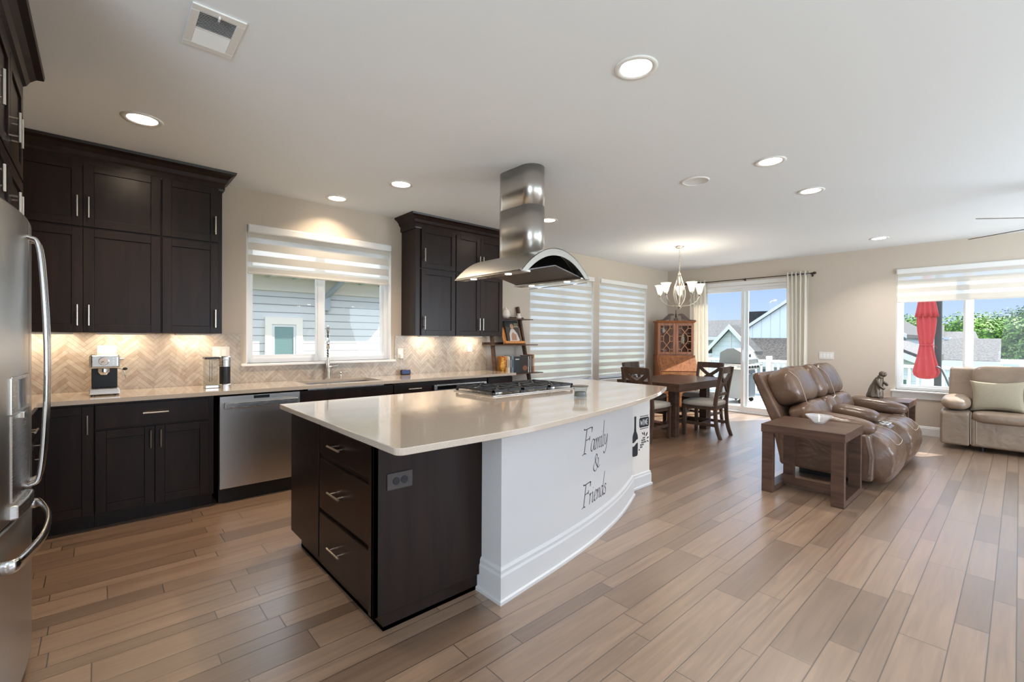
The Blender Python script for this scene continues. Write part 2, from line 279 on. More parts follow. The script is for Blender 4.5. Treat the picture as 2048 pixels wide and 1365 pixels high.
# ------------------------------------------------------------------ builders
ORG = {}
class MB:
    def __init__(self, T=None): self.bm = bmesh.new(); self.T = T
    def _add(self, vs, fs):
        v = [self.bm.verts.new(p) for p in vs]
        out = []
        for f in fs:
            try: out.append(self.bm.faces.new([v[i] for i in f]))
            except ValueError: pass
        return out
    def box(self, x0, y0, z0, x1, y1, z1, rot=None):
        if x0 > x1: x0, x1 = x1, x0
        if y0 > y1: y0, y1 = y1, y0
        if z0 > z1: z0, z1 = z1, z0
        vs = [Vector(p) for p in ((x0, y0, z0), (x1, y0, z0), (x1, y1, z0), (x0, y1, z0), (x0, y0, z1), (x1, y0, z1), (x1, y1, z1), (x0, y1, z1))]
        if rot is not None:
            c = Vector(((x0+x1)/2, (y0+y1)/2, (z0+z1)/2)); m = Euler(rot).to_matrix(); vs = [c+m@(v-c) for v in vs]
        self._add(vs, ((0, 3, 2, 1), (4, 5, 6, 7), (0, 1, 5, 4), (1, 2, 6, 5), (2, 3, 7, 6), (3, 0, 4, 7))); return self
    def bar(self, p0, p1, w, h, upv=(0, 0, 1)):      # rectangular bar between two points
        p0, p1 = Vector(p0), Vector(p1); d = (p1-p0).normalized(); u = Vector(upv)
        s = d.cross(u)
        if s.length < 1e-4: s = d.cross(Vector((1, 0, 0)))
        s.normalize(); u = s.cross(d)
        vs = [p+s*a*w/2+u*b*h/2 for p in (p0, p1) for a, b in ((-1, -1), (1, -1), (1, 1), (-1, 1))]
        self._add(vs, ((0, 3, 2, 1), (4, 5, 6, 7), (0, 1, 5, 4), (1, 2, 6, 5), (2, 3, 7, 6), (3, 0, 4, 7))); return self
    def cyl(self, p0, p1, r, r1=None, n=16):
        return self.tube([p0, p1], r, n=n, rs=[r, r if r1 is None else r1])
    def tube(self, pts, r, n=8, rs=None, flat=None, closed=False, upv=None):
        pts = [Vector(p) for p in pts]; k = len(pts); rings = []
        pu = Vector(upv) if upv else None
        for i, p in enumerate(pts):
            if closed: d = pts[(i+1) % k]-pts[i-1]
            else: d = pts[min(i+1, k-1)]-pts[max(i-1, 0)]
            if d.length < 1e-9: d = Vector((0, 0, 1))
            d.normalize()
            if pu is None: pu = Vector((0, 0, 1)) if abs(d.z) < .9 else Vector((1, 0, 0))
            s = d.cross(pu)
            if s.length < 1e-6: s = d.orthogonal()
            s.normalize(); u = s.cross(d).normalized()
            if not upv: pu = u
            rr = rs[i] if rs else r; a, b = (rr, rr) if flat is None else (rr*flat[0], rr*flat[1])
            rings.append([self.bm.verts.new(p+s*math.cos(2*PI*j/n)*a+u*math.sin(2*PI*j/n)*b) for j in range(n)])
        m = k if closed else k-1
        for i in range(m):
            A, B = rings[i], rings[(i+1) % k]
            for j in range(n):
                self.bm.faces.new((A[j], A[(j+1) % n], B[(j+1) % n], B[j]))
        if not closed:
            self.bm.faces.new(list(reversed(rings[0]))); self.bm.faces.new(rings[-1])
        return self
    def lathe(self, prof, c=(0, 0, 0), n=32, fold=None, cap=False):
        rings = []
        for r, z in prof:
            rr = [r*(1+(fold[0]*math.sin(fold[1]*2*PI*j/n+z*fold[2]) if fold else 0)) for j in range(n)]
            rings.append([self.bm.verts.new((c[0]+rr[j]*math.cos(2*PI*j/n), c[1]+rr[j]*math.sin(2*PI*j/n), c[2]+z)) for j in range(n)])
        for A, B in zip(rings, rings[1:]):
            for j in range(n): self.bm.faces.new((A[j], A[(j+1) % n], B[(j+1) % n], B[j]))
        if cap: self.bm.faces.new(list(reversed(rings[0]))); self.bm.faces.new(rings[-1])
        return self
    def prism(self, pts, lo, hi, axis='z'):
        def P(a, b, t): return {'z': (a, b, t), 'y': (a, t, b), 'x': (t, a, b)}[axis]
        n = len(pts); vs = [P(a, b, lo) for a, b in pts]+[P(a, b, hi) for a, b in pts]
        fs = [tuple(range(n)), tuple(range(2*n-1, n-1, -1))]+[(i, i+n, (i+1) % n+n, (i+1) % n) for i in range(n)]
        self._add(vs, fs); return self
    def ell(self, c, s, e1=.5, e2=.5, rot=(0, 0, 0), nu=28, nv=16, fn=None):
        m = Euler(rot).to_matrix(); c = Vector(c)
        sp = lambda w, e: math.copysign(abs(w)**e, w)
        rings = []
        for i in range(nv+1):
            ph = -PI/2+PI*i/nv
            ring = []
            for j in range(nu):
                th = 2*PI*j/nu
                p = Vector((s[0]/2*sp(math.cos(ph), e1)*sp(math.cos(th), e2), s[1]/2*sp(math.cos(ph), e1)*sp(math.sin(th), e2), s[2]/2*sp(math.sin(ph), e1)))
                if fn: p = fn(p)
                ring.append(self.bm.verts.new(c+m@p))
            rings.append(ring)
        for A, B in zip(rings, rings[1:]):
            for j in range(nu): self.bm.faces.new((A[j], A[(j+1) % nu], B[(j+1) % nu], B[j]))
        return self
    def sweep(self, prof, path):    # profile (outward offset, z) along an xy path, mitred; outward = right side of travel
        path = [Vector((p[0], p[1])) for p in path]; k = len(path); rings = []
        for i, p in enumerate(path):
            d0 = (path[i]-path[i-1]).normalized() if i else (path[1]-path[0]).normalized()
            d1 = (path[i+1]-path[i]).normalized() if i < k-1 else d0
            n0, n1 = Vector((d0.y, -d0.x)), Vector((d1.y, -d1.x)); b = (n0+n1).normalized(); q = 1/max(.3, b.dot(n0))
            rings.append([self.bm.verts.new((p.x+b.x*o*q, p.y+b.y*o*q, z)) for o, z in prof])
        n = len(prof)
        for A, B in zip(rings, rings[1:]):
            for j in range(n): self.bm.faces.new((A[j], A[(j+1) % n], B[(j+1) % n], B[j]))
        self.bm.faces.new(list(reversed(rings[0]))); self.bm.faces.new(rings[-1])
        return self
    def build(self, name, m, parent=None, smooth=False, bevel=0, loc=None, sub=0, solid=0, merge=False, seg=2):
        bm = self.bm
        if merge: bmesh.ops.remove_doubles(bm, verts=bm.verts, dist=1e-5)
        bm.verts.index_update()
        if self.T is not None: bm.transform(self.T)
        org = Vector((0, 0, 0))
        if parent is not None: org = ORG.get(parent.name, org)
        elif loc is not None: org = Vector(loc)
        if org.length > 0: bmesh.ops.translate(bm, vec=-org, verts=bm.verts)
        bmesh.ops.recalc_face_normals(bm, faces=bm.faces)
        me = bpy.data.meshes.new(name); bm.to_mesh(me); bm.free()
        o = bpy.data.objects.new(name, me); COL.objects.link(o)
        me.materials.append(M[m] if isinstance(m, str) else m)
        if parent is not None: o.parent = parent
        elif loc is not None: o.location = org
        ORG[o.name] = org
        if smooth:
            for p in me.polygons: p.use_smooth = True
        if solid: q = o.modifiers.new('solid', 'SOLIDIFY'); q.thickness = solid; q.offset = 0
        if sub: q = o.modifiers.new('sub', 'SUBSURF'); q.levels = sub; q.render_levels = sub
        if bevel: q = o.modifiers.new('bevel', 'BEVEL'); q.width = bevel; q.segments = seg; q.limit_method = 'ANGLE'; q.angle_limit = R(40)
        return o

def thing(name, label, cat, loc=(0, 0, 0), rotz=0, group=None, local=False):
    o = bpy.data.objects.new(name, None); COL.objects.link(o); o.empty_display_size = .05
    o.location = loc; o.rotation_euler = (0, 0, rotz); o['label'] = label; o['category'] = cat
    if group: o['group'] = group
    ORG[o.name] = Vector((0, 0, 0)) if local else Vector(loc)
    return o
def tag(o, label, cat, group=None):
    o['label'] = label; o['category'] = cat
    if group: o['group'] = group
    return o
def struct(o): o['kind'] = 'structure'; return o
def dup(root, loc, rotz, label=None, group=None):
    r = root.copy(); COL.objects.link(r); r.location = loc; r.rotation_euler = (0, 0, rotz)
    if label: r['label'] = label
    if group: r['group'] = group
    def rec(a, b):
        for ch in [c for c in a.children]:
            if ch.name.startswith(r.name) and False: continue
            c = ch.copy(); COL.objects.link(c); c.parent = b; rec(ch, c)
    rec(root, r)
    return r
def smooth_pts(pts, k=6, closed=False):
    P = [Vector(p) for p in pts]; out = []; n = len(P)
    for i in range(n if closed else n-1):
        if closed: a, b, c, d = P[i-1], P[i], P[(i+1) % n], P[(i+2) % n]
        else: a, b, c, d = P[max(i-1, 0)], P[i], P[i+1], P[min(i+2, n-1)]
        for j in range(k):
            t = j/k; out.append(.5*((2*b)+(c-a)*t+(2*a-5*b+4*c-d)*t*t+(3*b-a-3*c+d)*t*t*t))
    if not closed: out.append(P[-1])
    return out

# ================================================================== the room
CE = 2.743; WA = 4.89; WB = 8.736; WC = -.93
LIGHTS = [(.202, 3.783), (2.031, 3.776), (3.929, 3.734), (1.768, 4.60), (2.044, 1.332), (3.888, 1.316), (4.933, 1.319), (7.903, 1.302)]
LH = .082
def ceiling():
    bm = bmesh.new()
    def loop(pts):
        v = [bm.verts.new((x, y, CE)) for x, y in pts]
        return [bm.edges.new((v[i], v[(i+1) % len(v)])) for i in range(len(v))]
    es = loop([(-3, -3.2), (WB+.2, -3.2), (WB+.2, WA+.2), (-3, WA+.2)])
    for x, y in LIGHTS: es += loop([(x+LH*math.cos(2*PI*i/32), y+LH*math.sin(2*PI*i/32)) for i in range(32)])
    bmesh.ops.triangle_fill(bm, edges=es, use_beauty=True, use_dissolve=False)
    mb = MB(); mb.bm = bm
    # upper slab surface keeps daylight out
    mb.box(-3, -3.2, CE+.16, WB+.2, WA+.2, CE+.22)
    struct(mb.build('ceiling', 'ceiling'))
ceiling()
f = MB(); f.box(-3, -3.2, -.06, WB+.02, WA+.02, 0); struct(f.build('floor', 'floor'))

def wall(name, axis, pos, out, a0, a1, holes, m='wall'):
    """wall slab from pos to pos+out; holes = (a0,a1,z0,z1)"""
    mb = MB(); cur = a0
    def bx(p, q, z0, z1):
        if q-p < 1e-4 or z1-z0 < 1e-4: return
        if axis == 'y': mb.box(p, pos, z0, q, pos+out, z1)
        else: mb.box(pos, p, z0, pos+out, q, z1)
    for h0, h1, z0, z1 in sorted(holes):
        bx(cur, h0, 0, CE+.16); bx(h0, h1, 0, z0); bx(h0, h1, z1, CE+.16); cur = h1
    bx(cur, a1, 0, CE+.16)
    return struct(mb.build(name, m))
W1 = (1.024, 2.510, 1.095, 2.418); W2 = (4.762, 6.270, .64, 2.40); W3 = (6.437, 7.915, .64, 2.40)
W4 = (-.283, 1.237, .622, 2.40); D1 = (2.49, 4.30, .0, 2.345)
wall('wall_left', 'y', WA, .16, -3, WB+.16, [W1, W2, W3])
wall('wall_back', 'x', WB, .16, -3.2, WA+.16, [W4, D1])
wall('wall_right', 'y', -3.2, .16, -3, WB+.16, [(.4, 4.8, .5, 2.5), (5.4, 8.0, .5, 2.5)])  # both openings are unseen, added to go with the right fill lamps
wall('wall_front', 'x', -3, .16, -3.2, 1.6, [(-2.4, .6, .3, 2.5)])  # unseen opening behind the camera, added to let fill light in
mb = MB(); mb.box(-3, 1.6, 0, WC, 1.76, CE+.1); mb.box(WC-.12, 1.6, 0, WC, WA+.16, CE+.1); struct(mb.build('wall_near', 'wall'))

BBP = [(0, 0), (.016, 0), (.016, .100), (.011, .108), (.011, .118), (.005, .128), (0, .130)]
def bb(path, name='baseboard_back'):
    mb = MB(); mb.sweep(BBP, path); return struct(mb.build(name, 'white'))
bb([(WB, 4.86), (WB, 4.36)]); bb([(WB, 2.43), (WB, -3.0)]); bb([(3.95, WA), (WB, WA)], 'baseboard_left')

# windows: vinyl slider frames set in drywall returns, with stool and apron
def window(n, axis, pos, h, dep=.085, sill=True, apron=.09, mull=None):
    a0, a1, z0, z1 = h; fw_ = .045
    def B(mb, p, q, y0, y1, zz0, zz1):
        if axis == 'y': mb.box(p, pos+y0, zz0, q, pos+y1, zz1)
        else: mb.box(pos+y0, p, zz0, pos+y1, q, zz1)
    root = bpy.data.objects.new('window_%d' % n, None); COL.objects.link(root); ORG[root.name] = Vector((0, 0, 0)); struct(root)
    mb = MB(); d = dep
    B(mb, a0, a0+fw_, d, d+.07, z0, z1); B(mb, a1-fw_, a1, d, d+.07, z0, z1); B(mb, a0+fw_, a1-fw_, d, d+.07, z0, z0+fw_); B(mb, a0+fw_, a1-fw_, d, d+.07, z1-fw_, z1)
    c = mull if mull is not None else (a0+a1)/2
    B(mb, c-.032, c+.032, d+.005, d+.06, z0+fw_, z1-fw_)
    mb.build('window_frame', 'vinyl', root, bevel=.003)
    s = MB()
    for p, q, dd in ((a0+fw_, c-.02, .012), (c+.02, a1-fw_, .03)):
        t = .032
        B(s, p, p+t, d+dd, d+dd+.025, z0+fw_, z1-fw_); B(s, q-t, q, d+dd, d+dd+.025, z0+fw_, z1-fw_); B(s, p+t, q-t, d+dd, d+dd+.025, z0+fw_, z0+fw_+t); B(s, p+t, q-t, d+dd, d+dd+.025, z1-fw_-t, z1-fw_)
    s.build('sash', 'vinyl', root, bevel=.002)
    g = MB(); B(g, a0+.05, a1-.05, d+.035, d+.039, z0+.05, z1-.05); g.build('pane', 'glass', root)
    if sill:
        st = MB(); B(st, a0-.045, a1+.045, -.045, d, z0-.024, z0); st.build('window_sill', 'white', root, bevel=.005)
        if apron: st = MB(); B(st, a0-.03, a1+.03, -.014, 0, z0-.024-apron, z0-.024); st.build('apron', 'white', root, bevel=.003)
    j = MB(); B(j, a0, a0+.006, 0, d, z0, z1); B(j, a1-.006, a1, 0, d, z0, z1); B(j, a0+.006, a1-.006, 0, d, z1-.006, z1); j.build('jamb', 'white' if n < 4 else 'wall', root)
window(1, 'y', WA, W1, apron=0, mull=1.745); window(2, 'y', WA, W2); window(3, 'y', WA, W3); window(4, 'x', WB, W4)

# sliding patio door
root = bpy.data.objects.new('door_1', None); COL.objects.link(root); ORG[root.name] = Vector((0, 0, 0)); struct(root)
mb = MB(); a0, a1, z0, z1 = D1
mb.box(WB+.03, a0, 0, WB+.13, a0+.05, z1); mb.box(WB+.03, a1-.05, 0, WB+.13, a1, z1); mb.box(WB+.03, a0+.05, z1-.05, WB+.13, a1-.05, z1); mb.box(WB+.0, a0+.05, 0.001, WB+.14, a1-.05, .03)
mb.build('door_frame', 'vinyl', root, bevel=.004)
mb = MB(); mb.box(WB-.012, a0-.07, 0, WB, a0, z1+.07); mb.box(WB-.012, a1, 0, WB, a1+.07, z1+.07); mb.box(WB-.012, a0, z1, WB, a1, z1+.07); mb.build('door_casing', 'white', root, bevel=.003)
for nm, p, q, dx in (('fixed_panel', 3.335, 4.255, .085), ('sliding_panel', 2.535, 3.445, .04)):
    s = MB(); x = WB+dx; t = .058
    s.box(x, p, .03, x+.035, p+t, z1-.05); s.box(x, q-t, .03, x+.035, q, z1-.05); s.box(x, p+t, .03, x+.035, q-t, .03+.085); s.box(x, p+t, z1-.05-t, x+.035, q-t, z1-.05)
    so = s.build(nm, 'vinyl', root, bevel=.004)
    g = MB(); g.box(x+.015, p+t-.01, .1, x+.019, q-t+.01, z1-.1); g.build('pane', 'glass', so)
    if nm[0] == 's': hd = MB(); hd.box(x-.03, q-.045, .95, x-.01, q-.02, 1.15); hd.box(x-.012, q-.05, .92, x, q-.012, 1.18); hd.build('door_handle', 'vinyl', so, bevel=.004)

# zebra blinds
def blind(axis, pos, a0, a1, ztop, zbot, label, group=None):
    def B(mb, p, q, y0, y1, zz0, zz1):
        if axis == 'y': mb.box(p, pos+y0, zz0, q, pos+y1, zz1)
        else: mb.box(pos+y0, p, zz0, pos+y1, q, zz1)
    l = ((a0+a1)/2, pos, ztop) if axis == 'y' else (pos, (a0+a1)/2, ztop)
    t = thing('window_blind', label, 'blind', l, group=group)
    mb = MB(); B(mb, a0, a1, -.035, .045, ztop-.075, ztop); mb.build('valance', 'white', t, bevel=.012)
    mb = MB(); B(mb, a0+.01, a1-.012, .018, .0195, zbot+.012, ztop-.06); mb.build('fabric', 'zebra', t)
    mb = MB(); B(mb, a0+.008, a1-.010, .008, .028, zbot, zbot+.02); mb.build('bottom_rail', 'plate', t, bevel=.006)
    mb = MB()
    if axis == 'y': mb.tube([(a1-.004, pos-.02, ztop-.05), (a1-.004, pos-.02, zbot-.25)], .0018, n=6)
    else: mb.tube([(pos-.02, a0+.004, ztop-.05), (pos-.02, a0+.004, zbot-.25)], .0018, n=6)
    mb.build('cord', 'white', t)
blind('y', WA, 1.032, 2.500, 2.415, 1.95, 'half-raised zebra blind over the kitchen sink window')
blind('y', WA, 4.770, 6.262, 2.395, .70, 'fully lowered zebra blind nearer the ladder shelf', )
blind('y', WA, 6.445, 7.907, 2.395, .70, 'fully lowered zebra blind next to the room corner')
blind('x', WB, -.275, 1.229, 2.395, 1.905, 'raised zebra blind above the view of the red umbrella')

# curtains and rod
def curtain(y0, y1, label, yb0, yb1):
    t = thing('curtain', label, 'curtain', (WB-.10, (y0+y1)/2, 0), group=None)
    n = 90; mb = MB(); waves = 5.0
    for zz in range(14):
        z = 2.475*(1-zz/13)+.012; k = zz/13; ya = y0+(yb0-y0)*k; yb = y1+(yb1-y1)*k
        for i in range(n+1):
            u = i/n; ph = u*waves*2*PI+.35*math.sin(k*3+u*9)
            mb.bm.verts.new((WB-.10+.025*math.sin(ph)+.008*math.sin(ph*2+k*2), ya+(yb-ya)*u+.008*math.sin(ph*1.0), z))
    mb.bm.verts.ensure_lookup_table()
    for a in range(13):
        for i in range(n):
            v = mb.bm.verts; p = a*(n+1)+i; mb.bm.faces.new((v[p], v[p+1], v[p+n+2], v[p+n+1]))
    mb.build('cloth', 'curtain', t, smooth=True, solid=.003)
    for i in range(5):
        y = y0+(y1-y0)*(i+.5)/5; g = MB(); g.tube([(WB-.10+.018*math.cos(a), y, 2.44+.018*math.sin(a)) for a in [2*PI*j/14 for j in range(14)]], .004, n=6, closed=True); g.build('grommet', 'orodbronze', t)
curtain(2.335, 2.655, 'cream grommet curtain on the right side of the patio door', 2.345, 2.63)
curtain(4.02, 4.36, 'cream grommet curtain behind the secretary desk', 3.97, 4.37)
t = thing('curtain_rod', 'thin dark bronze curtain rod above the patio door', 'curtain rod', (WB-.10, 3.35, 2.44))
mb = MB(); mb.cyl((WB-.10, 2.27, 2.44), (WB-.10, 4.42, 2.44), .0085, n=10); mb.build('rod', 'orodbronze', t, smooth=True)
for y in (2.25, 4.44):
    mb = MB(); mb.ell((WB-.10, y, 2.44), (.045, .06, .045), 1, 1, nu=12, nv=8); mb.build('finial', 'orodbronze', t, smooth=True)
for y in (2.30, 3.36, 4.39):
    mb = MB(); mb.box(WB-.105, y-.006, 2.425, WB-.001, y+.006, 2.436); mb.box(WB-.006, y-.012, 2.395, WB-.0005, y+.012, 2.465); mb.build('bracket', 'orodbronze', t)

# backsplash of herringbone tiles
def clip(poly, x0, x1, z0, z1):
    for ax, lim, sg in ((0, x0, 1), (0, x1, -1), (1, z0, 1), (1, z1, -1)):
        out = []
        for i in range(len(poly)):
            a, b = poly[i-1], poly[i]; da, db = sg*(a[ax]-lim), sg*(b[ax]-lim)
            if (da >= 0) != (db >= 0):
                t = da/(da-db); out.append((a[0]+(b[0]-a[0])*t, a[1]+(b[1]-a[1])*t))
            if db >= 0: out.append(b)
        poly = out
        if len(poly) < 3: return []
    return poly
def backsplash():
    mb = MB(); bm = mb.bm; w, k, g = .030, 5, .0012; cols = []
    lay = bm.loops.layers.color.new('Col')
    rects = [(-.92, 1.024-.045, .9145, 1.3715), (1.024-.045, 2.51+.045, .9145, 1.07), (2.555, 3.93, .9145, 1.3715)]
    rnd = random.Random(4)
    def put(x0, y0, x1, y1):
        c = .70711; ps = [(x0+g, y0+g), (x1-g, y0+g), (x1-g, y1-g), (x0+g, y1-g)]
        ps = [((x-y)*c*1.0+1.2, (x+y)*c+.9) for x, y in ps]
        r = rnd.random(); q = rnd.random(); base = (.71+.05*r, .665+.055*r, .605+.06*r) if q > .2 else (.68+.04*r, .62+.04*r, .56+.04*r)
        for R_ in rects:
            p = clip(ps, *R_)
            if len(p) >= 3:
                vs = [bm.verts.new((a, WA-.0095, b)) for a, b in p]; f_ = bm.faces.new(vs)
                for lp in f_.loops: lp[lay] = (*base, 1)
    for i in range(-80, 80):
        for m_ in range(-16, 16):
            x = (i+2*k*m_)*w; y = i*w
            if not (-2.6 < (x-y)*.7071 < 3.2 and -.5 < (x+y)*.7071 < .9): continue
            put(x, y, x+k*w, y+w); put(x+k*w, y+w-k*w, x+(k+1)*w, y+w)
    for R_ in rects:       # grout bed
        fs = mb._add([(R_[0], WA-.0085, R_[2]), (R_[1], WA-.0085, R_[2]), (R_[1], WA-.0085, R_[3]), (R_[0], WA-.0085, R_[3])], ((0, 1, 2, 3),))
        for f_ in fs:
            for lp in f_.loops: lp[lay] = (.58, .54, .49, 1)
    return mb.build('backsplash', 'tile', loc=(1.5, WA, .914), merge=False)
tag(backsplash(), 'beige marble herringbone tile backsplash behind the kitchen counter', 'backsplash')

# recessed ceiling lights
def can(i, x, y, label, col, power):
    t = thing('ceiling_light', label, 'ceiling light', (x, y, CE), group=None)
    mb = MB(); mb.lathe([(LH-.004, -.0), (LH+.004, -.007), (LH+.024, -.006), (LH+.028, 0), (LH+.02, .0005)], (x, y, CE), 40); mb.build('trim_ring', 'white', t, smooth=True)
    mb = MB(); mb.lathe([(LH-.003, -.001), (LH-.008, .02), (LH-.014, .045), (.056, .085), (.05, .088)], (x, y, CE), 40); mb.build('baffle', 'white', t, smooth=True)
    mb = MB(); mb.lathe([(.0005, .080), (.03, .078), (.055, .083), (.06, .095)], (x, y, CE), 32); mb.build('lens', 'ledlens' if y < 2.5 else 'ledcool', t, smooth=True)
    l = area('downlight_lamp', (x, y, CE+.07), (.09, .09), power, col, (0, 0, -1), 'DISK'); l.parent = t; l.location = (0, 0, .070)
LAB = ['recessed light above the tall cabinets at the far left', 'recessed light over the dishwasher aisle before the right wall cabinets', 'small recessed light beside the range hood chimney, toward the window blinds',
       'recessed light close to the wall above the sink window', 'largest recessed light, nearest on the right side of the ceiling', 'recessed light just right of the round ceiling speaker',
       'recessed light right of and beyond the ceiling speaker', 'farthest recessed light, near the back wall by the fan']
WARM = (1, .80, .58); SOFT = (1, .95, .88)
for i, (x, y) in enumerate(LIGHTS):
    can(i, x, y, LAB[i], WARM if y > 2.5 else SOFT, (24, 22, 15, 9, 17, 18, 20, 22)[i])

# ceiling vent, speaker
def vent():
    x0, x1, y0, y1 = .285, .485, 2.305, 2.655; t = thing('ceiling_vent', 'white square return vent with slats on the kitchen ceiling', 'ceiling vent', ((x0+x1)/2, (y0+y1)/2, CE))
    b = .042; mb = MB()
    for q in ((x0, y0, x1, y0+b), (x0, y1-b, x1, y1), (x0, y0+b, x0+b-.01, y1-b), (x1-b+.01, y0+b, x1, y1-b)): mb.box(q[0], q[1], CE-.008, q[2], q[3], CE-.0005)
    mb.box(x0+b-.01, (y0+y1)/2-.006, CE-.008, x1-b+.01, (y0+y1)/2+.006, CE-.002)
    mb.build('frame', 'white', t, bevel=.003)
    mb = MB(); mb.box(x0+.02, y0+.02, CE-.0015, x1-.02, y1-.02, CE-.0008); mb.build('duct_opening', 'black', t)
    mb = MB(); n = 24
    for i in range(n):
        y = y0+b+(y1-y0-2*b)*(i+.5)/n; a = R(38) if y < (y0+y1)/2 else R(-38); mb.box(x0+b-.01, y-.0042, CE-.006, x1-b+.01, y+.0042, CE-.0052, rot=(a, 0, 0))
    o = mb.build('slats', 'white', t, merge=False)
    mb = MB(); mb.box((x0+x1)/2-.003, y0+b-.02, CE-.02, (x0+x1)/2+.003, y0+b+.006, CE-.006); mb.build('damper_lever', 'white', t)
vent()
t = thing('ceiling_speaker', 'round flush white speaker grille in the ceiling', 'speaker', (3.888, 1.921, CE))
mb = MB(); mb.lathe([(.0005, -.004), (.095, -.004), (.10, -.006)], (3.888, 1.921, CE), 40); mb.build('grille', mat('speaker_grille', (.76, .78, .80), .8), t, smooth=True)
mb = MB(); mb.lathe([(.10, -.002), (.10, -.0085), (.112, -.0075), (.116, -.0005)], (3.888, 1.921, CE), 48); mb.build('rim', 'white', t, smooth=True)

# ceiling fan at the right edge
t = thing('ceiling_fan', 'ceiling fan with thin dark blades at the right edge', 'ceiling fan', (6.22, -.43, 2.40))
mb = MB(); mb.lathe([(.001, 0), (.09, .0), (.11, .03), (.11, .10), (.05, .14), (.014, .16), (.014, .28), (.06, .31), (.07, .342), (.0005, .342)], (6.22, -.43, 2.40), 24); mb.build('motor', 'orodbronze', t, smooth=True)
for k in range(5):
    a = R(59.5+72*k); c, s = math.cos(a), math.sin(a); T = Matrix.Translation((6.22, -.43, 2.402)) @ Matrix.Rotation(a, 4, 'Z') @ Matrix.Rotation(R(-12), 4, 'X')
    mb = MB(T); mb.prism([(.12, -.02), (.5, -.022), (.90, -.018), (.93, 0), (.90, .018), (.5, .022), (.12, .02)], -.003, .003); mb.build('blade', 'orodbronze', t)

# ================================================================== kitchen cabinets
def Tm(x, y, z=0, rz=0): return Matrix.Translation((x, y, z)) @ Matrix.Rotation(rz, 4, 'Z')
def shaker(T, u0, u1, z0, z1, parent, name='door', fr=.058, flat=False):
    mb = MB(T); g = .0015; u0 += g; u1 -= g; z0 += g; z1 -= g
    if flat: mb.box(u0, -.020, z0, u1, -.001, z1)
    else:
        mb.box(u0, -.020, z0, u0+fr, -.001, z1); mb.box(u1-fr, -.020, z0, u1, -.001, z1); mb.box(u0+fr, -.020, z0, u1-fr, -.001, z0+fr); mb.box(u0+fr, -.020, z1-fr, u1-fr, -.001, z1)
        mb.box(u0+fr, -.0105, z0+fr, u1-fr, -.001, z1-fr)
    return mb.build(name, 'espresso', parent, bevel=.0018, merge=False)
def pull(T, u, z, vert, parent, L=.15):
    mb = MB(T); y = -.052
    if vert:
        mb.cyl((u, y, z-L/2), (u, y, z+L/2), .0058, n=10)
        for q in (-.3, .3): mb.cyl((u, y, z+q*L), (u, -.019, z+q*L), .004, n=8)
    else:
        mb.cyl((u-L/2, y, z), (u+L/2, y, z), .0058, n=10)
        for q in (-.3, .3): mb.cyl((u+q*L, y, z), (u+q*L, -.019, z), .004, n=8)
    return mb.build('handle', 'nickel', parent, smooth=False)
def cabinet(name, label, T, w, d, z0, z1, fronts, toe=0, group=None):
    loc = T @ Vector((w/2, d/2, z0 if not toe else 0)); t = thing(name, label, 'cabinet', loc, group=group)
    mb = MB(T); mb.box(0, 0, z0, w, d, z1); mb.build('body', 'espresso', t, bevel=.001)
    if toe: mb = MB(T); mb.box(.0, .07, 0, w, d, z0); mb.build('toe_kick', 'espresso', t)
    for fkind, u0, u1, a, b, h in fronts:
        dr = shaker(T, u0, u1, a, b, t, 'drawer' if fkind == 'd' else 'door', flat=fkind == 'd')
        if h: pull(T, h[0], h[1], h[2], dr, h[3] if len(h) > 3 else .15)
    return t
UZ0, UZ1, UM = 1.375, 2.615, 2.135
# upper bank on the window wall, left of the window
T = Tm(-.60, 4.56); o = -.60
cabinet('upper_cabinet', 'tall stacked four-door dark wall cabinet above the espresso machine', T, .359-o, .327, UZ0, UZ1, [
    ('s', .07, -.093-o, UZ0, UM-.003, (-.123-o, 1.50, 1)), ('s', -.093-o, .354-o, UZ0, UM-.003, (-.062-o, 1.50, 1)),
    ('s', .07, -.093-o, UM+.008, UZ1-.01, (-.123-o, 2.28, 1)), ('s', -.093-o, .354-o, UM+.008, UZ1-.01, (-.062-o, 2.28, 1))])
T = Tm(.361, 4.56); o = .361
cabinet('upper_cabinet', 'narrow stacked two-door dark wall cabinet left of the sink window', T, .412, .327, UZ0, UZ1, [
    ('s', .003, .385, UZ0, UM-.003, (.357, 1.50, 1)), ('s', .003, .385, UM+.008, UZ1-.01, (.357, 2.28, 1))])
# upper bank right of the window
T = Tm(2.640, 4.56); o = 2.640
cabinet('upper_cabinet', 'narrow stacked two-door dark wall cabinet right of the sink window', T, 3.175-o, .327, UZ0, UZ1, [
    ('s', .062, 3.172-o, UZ0, UM-.003, (.095, 1.52, 1)), ('s', .062, 3.172-o, UM+.008, UZ1-.01, (.095, 2.29, 1))])
T = Tm(3.177, 4.56); o = 3.177
cabinet('upper_cabinet', 'stacked four-door dark wall cabinet partly behind the range hood', T, 3.925-o, .327, UZ0, UZ1, [
    ('s', .003, .372, UZ0, UM-.003, (.345, 1.52, 1)), ('s', .372, .742, UZ0, UM-.003, (.40, 1.52, 1)),
    ('s', .003, .372, UM+.008, UZ1-.01, (.345, 2.29, 1)), ('s', .372, .742, UM+.008, UZ1-.01, (.40, 2.29, 1))])
CR = [(0, 2.585), (.012, 2.585), (.016, 2.600), (.016, 2.640), (.028, 2.652), (.040, 2.680), (.062, 2.708), (.088, 2.722), (.092, 2.741), (0, 2.741)]
def crown(path, label, loc):
    mb = MB(); mb.sweep(CR, path); return tag(mb.build('crown_molding', 'espresso', loc=loc), label, 'crown molding')
crown([(-.60, 4.56-.001), (.774, 4.559), (.774, WA-.002)], 'dark crown molding over the left wall cabinets', (.2, 4.56, 2.6))
